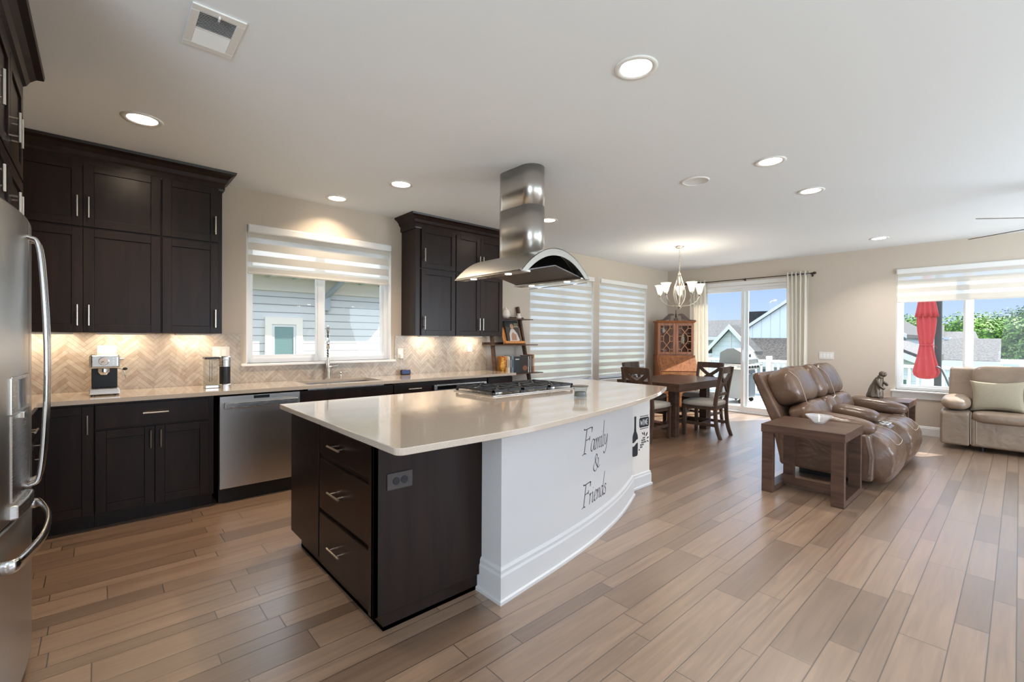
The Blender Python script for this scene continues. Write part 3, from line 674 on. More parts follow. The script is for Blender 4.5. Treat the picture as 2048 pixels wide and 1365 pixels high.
crown([(2.639, WA-.002), (2.639, 4.559), (3.926, 4.559), (3.926, WA-.002)], 'dark crown molding over the right wall cabinets', (3.2, 4.56, 2.6))
# cabinet above the refrigerator (wall behind the fridge), faces the camera side
T = Tm(-.314, 2.14, 0, PI/2)
cabinet('upper_cabinet', 'deep stacked dark cabinet above the refrigerator', T, 1.31, .60, 1.85, UZ1, [
    (k, a, b, z0, z1, (h, z0+(.12 if z0 > 2 else .07), 1, .13 if z0 > 2 else .1)) for k, a, b, h in (('s', .02, .395, .36), ('s', .40, .845, .805), ('s', .850, 1.295, .89)) for z0, z1 in ((1.86, UM-.003), (UM+.008, UZ1-.01))])
crown([(-.9, 2.14), (-.313, 2.14), (-.313, 3.451), (-.9, 3.451)], 'dark crown molding above the refrigerator cabinet', (-.5, 3, 2.6))
mb = MB(); mb.box(WC, 3.445, 0, -.33, 3.463, 2.615); tag(mb.build('end_panel', 'espresso', loc=(-.6, 3.455, 0)), 'tall dark side panel beside the refrigerator', 'cabinet panel')

# base run
FY = 4.285; H0, H1 = .10, .884
T = Tm(-.925, FY); o = -.925
cabinet('base_cabinet', 'dark corner base cabinet nearest the refrigerator', T, -.032-o, .6, H0, H1, [('s', -.33-o, -.034-o, .115, .868, (-.066-o, .742, 1, .13))], toe=1)
T = Tm(-.030, FY); o = -.030
cabinet('base_cabinet', 'dark base cabinet under the espresso machine with one wide drawer', T, .70, .6, H0, H1, [
    ('d', .003, .667, .700, .868, (.335, .792, 0)), ('s', .003, .330, .115, .690, (.305, .598, 1, .13)), ('s', .330, .667, .115, .690, (.365, .598, 1, .13))], toe=1)
T = Tm(1.320, FY); o = 1.32
sk = cabinet('sink_cabinet', 'dark sink base cabinet behind the island corner', T, .90, .6, H0, H1-.2, [('s', .003, .45, .115, .672, (.42, .60, 1)), ('s', .45, .897, .115, .672, (.48, .60, 1))], toe=1)
mb = MB(); mb.box(1.320, FY-.018, .690, 2.218, FY+.02, .868)
mb.build('false_front', 'espresso', sk, bevel=.002)
T = Tm(2.222, FY)
cabinet('base_cabinet', 'dark drawer base cabinet below the smart display', T, .455, .6, H0, H1, [('d', .003, .452, .745, .868, (.23, .815, 0)), ('d', .003, .452, .43, .735, (.23, .6, 0)), ('d', .003, .452, .115, .42, (.23, .3, 0))], toe=1)
T = Tm(2.679, FY)
cabinet('base_cabinet', 'dark base cabinet housing the microwave drawer', T, .775, .6, H0, H1, [('d', .003, .772, .115, .42, (.38, .3, 0))], toe=1)
t = thing('microwave_drawer', 'stainless built-in microwave drawer under the counter behind the cooktop', 'microwave', (3.065, FY-.02, .43))
mb = MB(); mb.box(2.70, FY-.028, .43, 3.43, FY-.001, .835); mb.build('front', 'steel_h', t, bevel=.003)
mb = MB(); mb.box(2.74, FY-.030, .50, 3.39, FY-.027, .76); mb.build('glass', 'darkglass', t)
mb = MB(); mb.box(2.74, FY-.0295, .78, 3.39, FY-.027, .822); mb.build('control_strip', 'darkglass', t)
T = Tm(3.456, FY)
cabinet('base_cabinet', 'dark end base cabinet beside the ladder shelf', T, .40, .6, H0, H1, [('d', .003, .397, .70, .868, (.2, .79, 0)), ('s', .003, .397, .115, .69, (.06, .60, 1))], toe=1)
# base cabinet along the refrigerator wall
T = Tm(-.33, 3.470, 0, PI/2)
cabinet('base_cabinet', 'dark base cabinet hidden between refrigerator and corner', T, .80, .59, H0, H1, [('d', .003, .79, .70, .868, (.4, .79, 0)), ('s', .003, .79, .115, .69, (.74, .6, 1))], toe=1)

# dishwasher
t = thing('dishwasher', 'stainless steel dishwasher under the counter', 'dishwasher', (1.012, FY, 0))
mb = MB(); mb.box(.708, FY-.022, .125, 1.316, FY+.03, .868); mb.build('door', 'steel', t, bevel=.004)
mb = MB(); mb.box(.708, FY+.035, .0, 1.316, FY+.5, .868); mb.box(.708, FY+.06, 0, 1.316, FY+.1, .12); mb.build('body', 'black', t)
mb = MB(); mb.box(.735, FY-.062, .770, 1.290, FY-.042, .822); mb.box(.74, FY-.045, .785, .77, FY-.02, .81); mb.box(1.255, FY-.045, .785, 1.285, FY-.02, .81); mb.build('handle', 'steel_h', t, bevel=.006)
mb = MB(); mb.box(.95, FY-.0235, .838, 1.07, FY-.0215, .862); mb.build('control_display', 'black', t)

# counter with sink opening
SX0, SX1, SY0, SY1 = 1.42, 2.15, 4.36, 4.78
def counter():
    mb = MB(); z0, z1 = .884, .914
    mb.box(-.925, 4.25, z0, SX0, WA-.002, z1); mb.box(SX1, 4.25, z0, 3.90, WA-.002, z1); mb.box(SX0, 4.25, z0, SX1, SY0, z1); mb.box(SX0, SY1, z0, SX1, WA-.002, z1)
    mb.box(-.925, 3.465, z0, -.295, 4.25, z1)
    return mb.build('countertop', 'quartz', loc=(1.5, 4.57, .884), bevel=.0)
tag(counter(), 'beige quartz counter running along the kitchen wall below the window', 'countertop')
t = thing('sink', 'undermount sink set in the counter under the window', 'sink', ((SX0+SX1)/2, 4.57, .70))
mb = MB(); g = .008
mb.box(SX0-g, SY0-g, .69, SX1+g, SY1+g, .70); mb.box(SX0-g, SY0-g, .69, SX0, SY1+g, .883); mb.box(SX1, SY0-g, .69, SX1+g, SY1+g, .883); mb.box(SX0, SY0-g, .69, SX1, SY0, .883); mb.box(SX0, SY1, .69, SX1, SY1+g, .883)
mb.build('basin', 'steel_h', t); mb = MB(); mb.cyl((1.785, 4.6, .7), (1.785, 4.6, .704), .04, n=20); mb.build('drain', 'chrome', t)

# faucet with spring neck
t = thing('faucet', 'chrome spring-neck kitchen faucet in front of the window', 'faucet', (1.765, 4.83, .914))
fx, fy = 1.765, 4.83
mb = MB(); mb.lathe([(.0005, 0), (.028, 0), (.028, .006), (.019, .016), (.018, .20), (.015, .21), (.013, .225), (.0005, .225)], (fx, fy, .914), 20); mb.build('base', 'chrome', t, smooth=True)
ex, ey = -.34, -.94; Q = lambda a, z: (fx+ex*a, fy+ey*a, z)
hp = smooth_pts([Q(0, 1.13), Q(0, 1.25), Q(.005, 1.36), Q(.04, 1.43), Q(.10, 1.45), Q(.155, 1.41), Q(.17, 1.34)], 8)
mb = MB(); mb.tube(hp, .008, n=8); mb.build('hose', 'black', t, smooth=True)
mb = MB(); coil = []; L = len(hp)-1; turns = 26
for i in range(turns*8):
    u = i/(turns*8)*L*.93; a = int(u); p = hp[a].lerp(hp[min(a+1, L)], u-a); d = (hp[min(a+1, L)]-hp[a]).normalized(); s = Vector((-ey, ex, 0)); w = d.cross(s); th = i/8*2*PI
    coil.append(p+s*math.cos(th)*.0145+w*math.sin(th)*.0145)
mb.tube(coil, .0028, n=5); mb.build('spring', 'chrome', t, smooth=True)
mb = MB(); mb.cyl(Q(.17, 1.345), Q(.168, 1.235), .012, .018, 14); mb.tube([Q(0, 1.22), Q(.08, 1.235), Q(.15, 1.25)], .005, n=6); mb.build('spray_head', 'chrome', t, smooth=True)
mb = MB(); mb.cyl((fx, fy, 1.04), (fx+.05, fy, 1.042), .012, n=12); mb.cyl((fx+.05, fy, 1.043), (fx+.105, fy-.005, 1.052), .006, n=8); mb.build('lever', 'chrome', t, smooth=True)
t = thing('soap_dispenser', 'small chrome soap pump right of the faucet', 'soap dispenser', (1.90, 4.83, .914))
mb = MB(); mb.lathe([(.0005, 0), (.02, 0), (.02, .005), (.010, .012), (.009, .05), (.011, .055), (.011, .068), (.0005, .07)], (1.90, 4.83, .914), 16); mb.build('pump', 'chrome', t, smooth=True)
mb = MB(); mb.cyl((1.90, 4.83, .975), (1.955, 4.80, .980), .005, n=8); mb.cyl((1.955, 4.80, .980), (1.957, 4.799, .968), .004, n=6); mb.build('spout', 'chrome', t, smooth=True)

# small things on the counter
def espresso():
    cx, y0 = .025, 4.47; t = thing('espresso_machine', 'chrome espresso machine with round gauge on the left counter', 'espresso machine', (cx, 4.60, .914)); x0, x1 = cx-.085, cx+.085; Z = .914
    mb = MB(); mb.box(x0+.012, y0+.10, Z+.05, x1-.012, y0+.26, Z+.20); mb.build('body', 'black', t, bevel=.004)
    mb = MB(); mb.box(x0, y0, Z+.196, x1, y0+.26, Z+.300); mb.build('head', 'steel_h', t, bevel=.018, seg=4)
    mb = MB(); mb.box(x0, y0-.012, Z+.008, x1, y0+.26, Z+.052); mb.build('drip_tray', 'steel_h', t, bevel=.006)
    mb = MB(); [mb.box(x0+.02+i*.012, y0-.005, Z+.052, x0+.026+i*.012, y0+.09, Z+.0545) for i in range(11)]; mb.build('tray_grid', 'black', t)
    mb = MB(); mb.cyl((cx-.005, y0, Z+.252), (cx-.005, y0-.010, Z+.252), .029, n=28); g = mb.build('gauge', 'chrome', t, bevel=.003)
    mb = MB(); mb.cyl((cx-.005, y0-.0105, Z+.252), (cx-.005, y0-.0115, Z+.252), .023, n=28); mb.build('dial', 'porcelain', g)
    mb = MB(); mb.bar((cx-.005, y0-.013, Z+.252), (cx-.020, y0-.013, Z+.244), .003, .001, (0, 1, 0)); mb.build('needle', 'black', g)
    for i in range(3):
        mb = MB(); mb.cyl((cx+.048, y0-.006, Z+.272-.02*i), (cx+.048, y0, Z+.272-.02*i), .007, n=12); mb.build('button', 'chrome', t)
    mb = MB(); mb.cyl((cx-.005, y0+.05, Z+.196), (cx-.005, y0+.05, Z+.168), .033, n=20); mb.cyl((cx-.005, y0+.05, Z+.168), (cx-.005, y0+.05, Z+.148), .030, .018, 20); mb.build('group_head', 'chrome', t, bevel=.002)
    mb = MB(); mb.cyl((x1, y0+.08, Z+.262), (x1+.022, y0+.08, Z+.262), .012, n=14); mb.build('steam_knob', 'chrome', t)
    mb = MB(); mb.tube([(x1-.02, y0+.05, Z+.195), (x1+.012, y0+.045, Z+.188), (x1+.026, y0+.04, Z+.16), (x1+.038, y0+.035, Z+.115)], .0035, n=8); mb.build('steam_wand', 'chrome', t, smooth=True)
    mb = MB(); mb.ell((x1+.030, y0+.04, Z+.190), (.030, .018, .022), 1, 1, nu=12, nv=8); mb.build('steam_grip', 'black', t, smooth=True)
    mb = MB(); [mb.cyl((x, y, Z), (x, y, Z+.01), .012, n=10) for x in (x0+.02, x1-.02) for y in (y0+.02, y0+.23)]; mb.build('feet', 'black', t)
espresso()
def podmaker():
    cx, cy, Z = .795, 4.56, .914; t = thing('coffee_maker', 'slim black and steel pod coffee maker with clear water tank', 'coffee maker', (cx, cy, Z))
    mb = MB(); mb.lathe([(.0005, 0), (.047, 0), (.047, .028), (.042, .032), (.0005, .032)], (cx, cy, Z), 28); mb.build('base', 'steel_h', t, smooth=False)
    mb = MB(); mb.lathe([(.0005, .032), (.041, .032), (.041, .185), (.0005, .185)], (cx, cy, Z), 28); mb.build('body', 'black', t)
    mb = MB(); mb.lathe([(.0005, .180), (.046, .180), (.047, .236), (.048, .240), (.048, .262), (.040, .268), (.0005, .269)], (cx, cy, Z), 28); mb.build('head', 'steel_h', t)
    mb = MB(); mb.box(cx-.142, cy-.01, Z+.025, cx-.052, cy+.10, Z+.245); mb.build('water_tank', 'clear', t, bevel=.008)
    mb = MB(); mb.box(cx-.146, cy-.014, Z+.246, cx-.046, cy+.104, Z+.262); mb.build('tank_lid', 'black', t, bevel=.004)
    mb = MB(); mb.box(cx-.143, cy-.012, Z, cx-.045, cy+.10, Z+.026); mb.build('tank_base', 'steel_h', t, bevel=.004)
    mb = MB(); mb.tube([(cx-.105, cy+.04, Z+.24), (cx-.105, cy+.04, Z+.05)], .002, n=6); mb.tube([(cx-.088, cy+.04, Z+.24), (cx-.088, cy+.04, Z+.05)], .002, n=6); mb.build('intake_tube', 'chrome', t)
podmaker()
t = thing('smart_display', 'small black smart display clock on the counter right of the window', 'clock', (2.66, 4.79, .914))
mb = MB(Tm(2.655, 4.79, .914, R(-8)) @ Matrix.Rotation(R(-12), 4, 'X')); mb.box(-.06, 0, .003, .06, .045, .066); mb.build('body', 'black', t, bevel=.014, seg=4)
mb = MB(Tm(2.655, 4.79, .914, R(-8)) @ Matrix.Rotation(R(-12), 4, 'X')); mb.box(-.046, -.0015, .014, .046, .0, .056); mb.build('screen', 'screen', t)
for i, (x, z, w, label) in enumerate(((.04, 1.216, .118, 'white outlet plate above the espresso machine'), (.82, 1.20, .135, 'white switch plate behind the pod coffee maker'), (2.625, 1.165, .075, 'white outlet above the smart display with a plug in it'), (3.638, 1.226, .075, 'white switch on the backsplash under the right wall cabinets'))):
    t = thing('wall_outlet' if i in (0, 2) else 'wall_switch', label, 'outlet' if i in (0, 2) else 'light switch', (x, WA-.01, z))
    mb = MB(); mb.box(x-w/2, WA-.015, z-.058, x+w/2, WA-.0095, z+.058); mb.build('plate', 'plate', t, bevel=.002)
    mb = MB(); n = 2 if w > .1 else 1
    for k in range(n):
        xx = x+(k-(n-1)/2)*.046; mb.box(xx-.016, WA-.0165, z-.034, xx+.016, WA-.0145, z+.034)
    mb.build('insert', 'white', t, bevel=.001)
    if i == 2:
        mb = MB(); mb.box(x-.018, WA-.055, z-.06, x+.018, WA-.016, z-.01); mb.build('plug', 'white', t, bevel=.004)
        mb = MB(); mb.tube(smooth_pts([(x, WA-.035, z-.06), (x+.006, WA-.03, z-.12), (x-.002, WA-.03, z-.2), (2.66, WA-.045, .921)], 5), .002, n=6); mb.build('cord', 'white', t)

# under-cabinet lights
for i, (x, w, lb) in enumerate(((-.30, .30, 'leftmost under-cabinet light bar'), (.13, .30, 'under-cabinet light bar above the espresso machine'), (.60, .26, 'under-cabinet light bar above the coffee maker'), (2.93, .26, 'under-cabinet light bar above the smart display'), (3.60, .26, 'rightmost under-cabinet light bar'))):
    t = thing('under_cabinet_light', 'slim '+lb, 'light', (x, 4.76, UZ0))
    mb = MB(); mb.box(x-w/2, 4.73, UZ0-.014, x+w/2, 4.79, UZ0-.0005); mb.build('housing', 'white', t, bevel=.002)
    l = area('puck_lamp', (x, 4.76, UZ0-.018), (w, .04), 1.5, (1, .81, .60), (0, .25, -1)); l.parent = t; l.location = (0, 0, -.018)

# ------------------------------------------------------------------ refrigerator
def fridge():
    t = thing('refrigerator', 'stainless french-door refrigerator with curved handles at the left edge', 'refrigerator', (-.60, 2.65, 0))
    yc = 2.65; ya, yb = 2.195, 3.105
    mb = MB(); mb.box(-.90, ya, .02, -.312, yb, 1.775); mb.build('body', mat('fridge_side_grey', (.12, .12, .125), .5), t, bevel=.004)
    def bulge(y): return -.211-.045*((y-yc)/.455)**2
    def door(nm, y0, y1, z0, z1):
        mb = MB(); n = 16
        pts = [(-.309, y0)]+[(bulge(y0+(y1-y0)*i/n), y0+(y1-y0)*i/n) for i in range(n+1)]+[(-.309, y1)]
        mb.prism(pts, z0, z1); return mb.build(nm, 'steel', t, bevel=.006)
    dl = door('door', ya+.002, yc-.003, .70, 1.81); dr = door('door', yc+.003, yb-.002, .70, 1.81); dw = door('freezer_drawer', ya+.002, yb-.002, .06, .69)
    for y, d in ((yc-.045, dl), (yc+.045, dr)):
        a = [(-.236, y, 1.735), (-.205, y, 1.735), (-.180, y, 1.70), (-.165, y, 1.48), (-.159, y, 1.24), (-.164, y, 1.0), (-.178, y, .80), (-.200, y, .765), (-.236, y, .765)]
        mb = MB(); mb.tube(smooth_pts(a, 6), .012, n=12, flat=(.75, 1.7), upv=(0, 1, 0)); mb.build('handle', 'chrome', d, smooth=True)
    a = [(-.245, ya+.06, .575), (-.212, ya+.065, .575), (-.188, ya+.16, .575), (-.166, yc-.15, .575), (-.160, yc, .575), (-.166, yc+.15, .575), (-.188, yb-.16, .575), (-.212, yb-.065, .575), (-.245, yb-.06, .575)]
    mb = MB(); mb.tube(smooth_pts(a, 6), .016, n=12, flat=(.6, 1.45), upv=(0, 0, 1)); mb.build('handle', 'chrome', dw, smooth=True)
    # dispenser on the nearer door
    y0, y1 = 2.335, 2.590
    mb = MB(); mb.prism([(-.26, y0), (-.226, y0), (-.2145, (y0+y1)/2), (-.2045, y1), (-.26, y1)], 1.07, 1.205); g = mb.build('dispenser_display', 'steel_h', dl, bevel=.005)
    mb = MB(); mb.prism([(-.226, y0+.03), (-.2245, y0+.03), (-.2130, (y0+y1)/2), (-.2050, y1-.012), (-.2075, y1-.012)], 1.085, 1.192); mb.build('display_glass', mat('display_glass', (.12, .13, .15), .08, coat=.5), g)
    mb = MB(); mb.prism([(-.245, y0+.012), (-.2275, y0+.012), (-.2165, (y0+y1)/2), (-.2095, y1-.012), (-.245, y1-.012)], .765, 1.068); mb.build('dispenser_recess', 'steel_h', dl)
    mb = MB(); mb.prism([(-.24, y0), (-.212, y0+.01), (-.195, (y0+y1)/2), (-.190, y1-.03), (-.225, y1)], .705, .755); mb.build('drip_tray', 'steel_h', dl, bevel=.006)
    mb = MB(); mb.box(-.224, 2.45, 1.045, -.206, 2.48, 1.072); mb.build('nozzle', 'chrome', dl, bevel=.004)
    for y in (ya+.015, yb-.085): mb = MB(); mb.box(-.38, y, 1.775, -.25, y+.07, 1.828); mb.build('hinge_cover', 'black', t, bevel=.006)
fridge()

# ================================================================== island
M['column_paint'] = mat('column_paint', (.66, .62, .57), .7)
def interp(pts, x):
    if x <= pts[0][0]: return pts[0][1]
    for (a, ya), (b, yb) in zip(pts, pts[1:]):
        if x <= b: return ya+(yb-ya)*(x-a)/(b-a)
    return pts[-1][1]
TOPC = [(p.x, p.y) for p in smooth_pts([(.90, 1.624, 0), (1.45, 1.612, 0), (1.78, 1.640, 0), (2.28, 1.712, 0), (2.78, 1.805, 0), (3.12, 1.888, 0), (3.45, 1.992, 0), (3.86, 2.165, 0)], 8)]
WALC = [(p.x, p.y) for p in smooth_pts([(1.522, 1.765, 0), (1.72, 1.790, 0), (2.08, 1.838, 0), (2.50, 1.918, 0), (2.95, 2.045, 0), (3.40, 2.222, 0)], 8)]
IX0, IX1, IY1 = .865, 3.88, 3.21
mb = MB(); r = .035
cor = [(IX0+r-r*math.cos(a), TOPC[0][1]+r-r*math.sin(a)) for a in [R(q) for q in (0, 22, 45, 68, 90)]]
mb.prism([(IX0, IY1)]+cor+TOPC[1:]+[(IX1, 2.19), (IX1, IY1)], .884, .914)
tag(mb.build('countertop', 'quartz', loc=(2.4, 2.5, .884), bevel=.003), 'large bow-front beige quartz countertop on the kitchen island', 'countertop')

t = thing('kitchen_island', 'kitchen island with dark drawer end and curved white front facing the living room', 'kitchen island', (2.3, 2.5, 0)); ISL = t
mb = MB(); mb.box(.945, 1.945, .09, 1.53, 3.16, .884); mb.box(1.53, 2.42, .09, 3.78, 3.16, .884); mb.box(.928, 2.68, .09, .95, 3.18, .884); mb.build('body', 'espresso', t, bevel=.002)
mb = MB(); mb.box(.905, 1.925, .088, 1.555, 1.945, .884); mb.box(.905, 1.925, .088, .930, 1.975, .884); mb.build('side_panel', 'espresso', t, bevel=.0015)
mb = MB(); mb.box(.965, 1.945, 0, 1.53, 3.09, .09); mb.box(1.53, 2.42, 0, 3.7, 3.09, .09); mb.sweep([(0, 0), (.02, 0), (.018, .010), (.01, .018), (0, .02)], [(.965, 3.09), (.965, 1.945), (1.50, 1.945)][::-1]); mb.build('toe_kick', 'espresso', t)
T = Tm(.945, 2.655, 0, -PI/2)
for z0, z1 in ((.695, .850), (.385, .665), (.100, .360)):
    d = shaker(T, .0, .665, z0, z1, t, 'drawer', flat=True); pull(T, .28, (z0+z1)/2+(.0 if z0 > .6 else .0), False, d, .155)
t = thing('wall_outlet', 'black duplex outlet on the dark end panel of the island', 'outlet', (1.035, 1.925, .695))
mb = MB(); mb.box(.970, 1.918, .650, 1.100, 1.925, .728); mb.build('plate', mat('dark_outlet_plate', (.055, .045, .042), .35), t, bevel=.004)
for k in (-1, 1):
    mb = MB(); mb.cyl((1.035+k*.021, 1.9185, .689), (1.035+k*.021, 1.9155, .689), .0175, n=20); mb.build('socket', 'black', t)

t = ISL
mb = MB(); mb.prism([(1.522, 1.944)]+WALC+[(3.40, 2.30), (1.60, 2.30), (1.60, 1.944)], 0, .884)
mb.build('curved_panel', 'island_white', t)
mb = MB(); mb.box(3.40, 2.30, 0, 3.80, 2.42, .884); mb.box(3.784, 2.42, 0, 3.80, 3.165, .884)
mb.build('end_column', 'column_paint', t)
BP = [(0, 0), (.026, 0), (.026, .016), (.016, .022), (.016, .135), (.011, .148), (.011, .165), (.004, .178), (0, .180)]
mb = MB(); mb.sweep(BP, [(1.522, 1.943)]+WALC+[(3.42, 2.30)]); mb.build('baseboard', 'island_white', t)
mb = MB(); mb.sweep([(0, 0), (.022, 0), (.022, .016), (.014, .022), (.014, .10), (.009, .112), (.009, .125), (0, .132)], [(3.40, 2.30), (3.80, 2.30), (3.80, 3.14)]); mb.build('baseboard', 'island_white', t)
mb = MB(); mb.sweep([(0, .838), (.007, .838), (.010, .845), (.010, .884), (0, .884)], [(1.522, 1.943)]+WALC); mb.build('top_trim', 'island_white', t)

# lettering on the curved wall, drawn as tapering pen strokes
GL = {
 'F': ([[(.18, 1.0), (.30, .95), (.92, .98), (1.02, .92)], [(.46, .97), (.33, .5), (.20, .03)], [(.0, -.02), (.18, .02), (.38, .0)], [(.34, .52), (.55, .54), (.74, .56)], [(.76, .64), (.74, .56), (.70, .48)], [(.98, .98), (.98, .86), (.95, .78)]], 1.0),
 'a': ([[(.42, .42), (.25, .50), (.08, .30), (.05, .08), (.15, .0), (.30, .12), (.44, .46)], [(.46, .48), (.38, .18), (.40, .02), (.52, .08)]], .52),
 'm': ([[(.02, .42), (.10, .48), (.08, .25), (.02, .0)], [(.06, .22), (.18, .42), (.30, .48), (.30, .30), (.24, .0)], [(.28, .22), (.40, .42), (.52, .48), (.52, .28), (.46, .04), (.58, .06)]], .62),
 'i': ([[(.02, .42), (.12, .48), (.06, .15), (.08, .0), (.20, .08)], [(.15, .66), (.17, .70)]], .22),
 'l': ([[(.20, 1.15), (.14, .75), (.05, .2), (.05, .0), (.18, .06)]], .20),
 'y': ([[(.02, .44), (.10, .48), (.07, .18), (.14, .04), (.28, .14), (.40, .46)], [(.42, .48), (.34, .10), (.20, -.24), (.02, -.34), (-.06, -.24)]], .42),
 'r': ([[(.02, .42), (.12, .48), (.08, .22), (.02, .0)], [(.08, .26), (.18, .44), (.30, .46)]], .32),
 'e': ([[(.08, .22), (.24, .28), (.36, .40), (.26, .50), (.10, .34), (.06, .10), (.18, .0), (.36, .12)]], .40),
 'n': ([[(.02, .42), (.10, .48), (.08, .25), (.02, .0)], [(.06, .22), (.20, .42), (.34, .48), (.33, .25), (.29, .03), (.42, .08)]], .44),
 'd': ([[(.40, .42), (.24, .50), (.07, .30), (.05, .08), (.15, .0), (.30, .14), (.42, .44)], [(.66, 1.15), (.50, .70), (.38, .20), (.40, .0), (.52, .08)]], .54),
 's': ([[(.34, .42), (.22, .50), (.12, .40), (.26, .22), (.22, .04), (.08, .0), (.0, .10)]], .36),
 '&': ([[(1.0, .14), (.74, .02), (.42, .36), (.30, .74), (.46, .98), (.60, .82), (.42, .60), (.12, .34), (.06, .06), (.28, -.14), (.58, .0), (.76, .36), (.78, .62), (.66, .66)]], 1.0)}
def ink(mb, pts, surf, wmax, wmin, ang=R(35), th=.0012):
    S = smooth_pts([(p[0], p[1], 0) for p in pts], 7) if len(pts) > 2 else [Vector((*p, 0)) for p in pts]
    L = []; n = len(S)
    for i, p in enumerate(S):
        d = S[min(i+1, n-1)]-S[max(i-1, 0)]
        if d.length < 1e-9: d = Vector((1, 0, 0))
        d.normalize(); w = wmin+(wmax-wmin)*abs(math.sin(math.atan2(d.y, d.x)-ang+PI*.0))**1.5
        if i in (0, n-1): w *= .5
        nn = Vector((-d.y, d.x, 0))*w/2; L.append((p+nn, p-nn))
    vs = []
    for a, b in L:
        for q in (a, b):
            x, y, nx, ny = surf(q.x); vs.append(Vector((x+nx*th, y+ny*th, q.y))); vs.append(Vector((x-nx*.0004, y-ny*.0004, q.y)))
    v = [mb.bm.verts.new(p) for p in vs]
    for i in range(n-1):
        a, b = 4*i, 4*(i+1)
        for f_ in ((a, a+2, b+2, b), (a, b, b+1, a+1), (a+2, a+3, b+3, b+2)): mb.bm.faces.new([v[k] for k in f_])
def curve_surf(x):
    y0, y1 = interp(WALC, x-.01), interp(WALC, x+.01); d = Vector((.02, y1-y0)).normalized(); return x, interp(WALC, x), d.y, -d.x
def word(mb, txt, x, z, h, wsc):
    for ch in txt:
        st, adv = GL[ch]
        sc_ = h if ch.isupper() else h*.95
        for s in st: ink(mb, [(x+p[0]*h*wsc, z+p[1]*sc_) for p in s], curve_surf, .0098 if ch.isupper() else .0078, .0020)
        x += adv*h*wsc*(.82 if ch.isupper() else .98)+h*.01
    return x
mb = MB(); word(mb, 'Family', 2.300, .600, .165, .84); word(mb, '&', 2.455, .470, .105, 1.0); word(mb, 'Friends', 2.300, .255, .150, .80)
# the tall i-dots are part of the glyph strokes
tag(mb.build('lettering_decal', 'blackink', loc=(2.48, 1.915, .5), merge=False), 'black script lettering "Family & Friends" on the white curved island front', 'lettering decal')

# decals on the flat end column
def plate(pts, name, label, cat, holes=None, y=2.2995, th=.0012, m='blackink', loc=None):
    mb = MB(); mb.prism(pts, y-th, y, 'y'); return mb
bx = 3.560
half = [(.0, .655), (.014, .655), (.016, .640), (.014, .620), (.014, .555), (.018, .520), (.036, .490), (.043, .465), (.043, .312), (.034, .298), (0, .296)]
prof = [(bx+a, z) for a, z in half]+[(bx-a, z) for a, z in half[::-1][1:-1]]
top = [p for p in prof if p[1] > .425]; bot = [p for p in prof if p[1] < .425]
t = thing('wine_decal', 'black wine bottle decal on the island column', 'decal', (bx, 2.30, .30))
lab_t = [(bx-.043, .422), (bx-.02, .420), (bx+.0, .430), (bx+.02, .444), (bx+.043, .447)]
lab_b = [(bx-.043, .390), (bx-.02, .388), (bx+.0, .398), (bx+.02, .412), (bx+.043, .415)]
ru = [(bx+a, z) for a, z in half[:8]]; lu = [(bx-a, z) for a, z in half[:8]][::-1]
mb = MB(); mb.prism(lab_t+ru[::-1]+[p for p in lu[::-1][1:]], 2.2985, 2.2997, 'y'); mb.build('bottle_neck', 'blackink', t)
rd = [(bx+a, z) for a, z in half[8:]]; ld = [(bx-a, z) for a, z in half[8:-1]][::-1]
mb = MB(); mb.prism(lab_b[::-1]+ld[::-1]+[(bx+.0, .296)]+rd[::-1][1:], 2.2985, 2.2997, 'y'); mb.build('bottle_base', 'blackink', t)
t = thing('wine_sign_decal', 'black plaque decal reading WINE on the island column', 'decal', (3.72, 2.30, .58))
cx, cz = 3.706, .588
mb = MB(); mb.prism([(cx-.080, cz-.030), (cx-.070, cz-.045), (cx+.070, cz-.045), (cx+.080, cz-.030), (cx+.080, cz+.030), (cx+.070, cz+.045), (cx-.070, cz+.045), (cx-.080, cz+.030)], 2.2988, 2.2997, 'y'); mb.build('plaque', 'blackink', t)
mb = MB()
for zz in (-.060, .054): mb.box(cx-.070, 2.2988, cz+zz, cx+.070, 2.2997, cz+zz+.006)
mb.build('border_line', 'blackink', t)
BL = {'W': [[(0, 1), (.25, 0)], [(.25, 0), (.5, .8)], [(.5, .8), (.75, 0)], [(.75, 0), (1, 1)]], 'I': [[(.5, 1), (.5, 0)], [(.25, 1), (.75, 1)], [(.25, 0), (.75, 0)]],
      'N': [[(.1, 0), (.1, 1)], [(.1, 1), (.9, 0)], [(.9, 0), (.9, 1)]], 'E': [[(.15, 0), (.15, 1)], [(.15, 1), (.85, 1)], [(.15, .5), (.7, .5)], [(.15, 0), (.85, 0)]]}
mb = MB()
for i, ch in enumerate('WINE'):
    x0 = cx-.064+(0, .043, .066, .099)[i]; w = (.040, .020, .030, .027)[i]
    for a, b in BL[ch]: mb.bar((x0+a[0]*w, 2.2984, cz-.024+a[1]*.048), (x0+b[0]*w, 2.2984, cz-.024+b[1]*.048), .0065, .0008, (0, 1, 0))
mb.build('letters', 'island_white', t)
t = thing('grape_decal', 'black grape cluster decal below the WINE plaque', 'decal', (3.71, 2.30, .40)); rr = random.Random(5)
mb = MB()
for i, (dx, dz) in enumerate([(a*.021+((b % 2)*.010), b*.020) for b in range(6) for a in range(max(1, 4-abs(b-3)))]):
    x, z = 3.628+dx+dz*.55, .345+dz; n = 9; mb.prism([(x+.0085*math.cos(2*PI*k/n), z+.0085*math.sin(2*PI*k/n)) for k in range(n)], 2.2988, 2.2997, 'y')
mb.build('grapes', 'blackink', t, merge=False)
mb = MB()
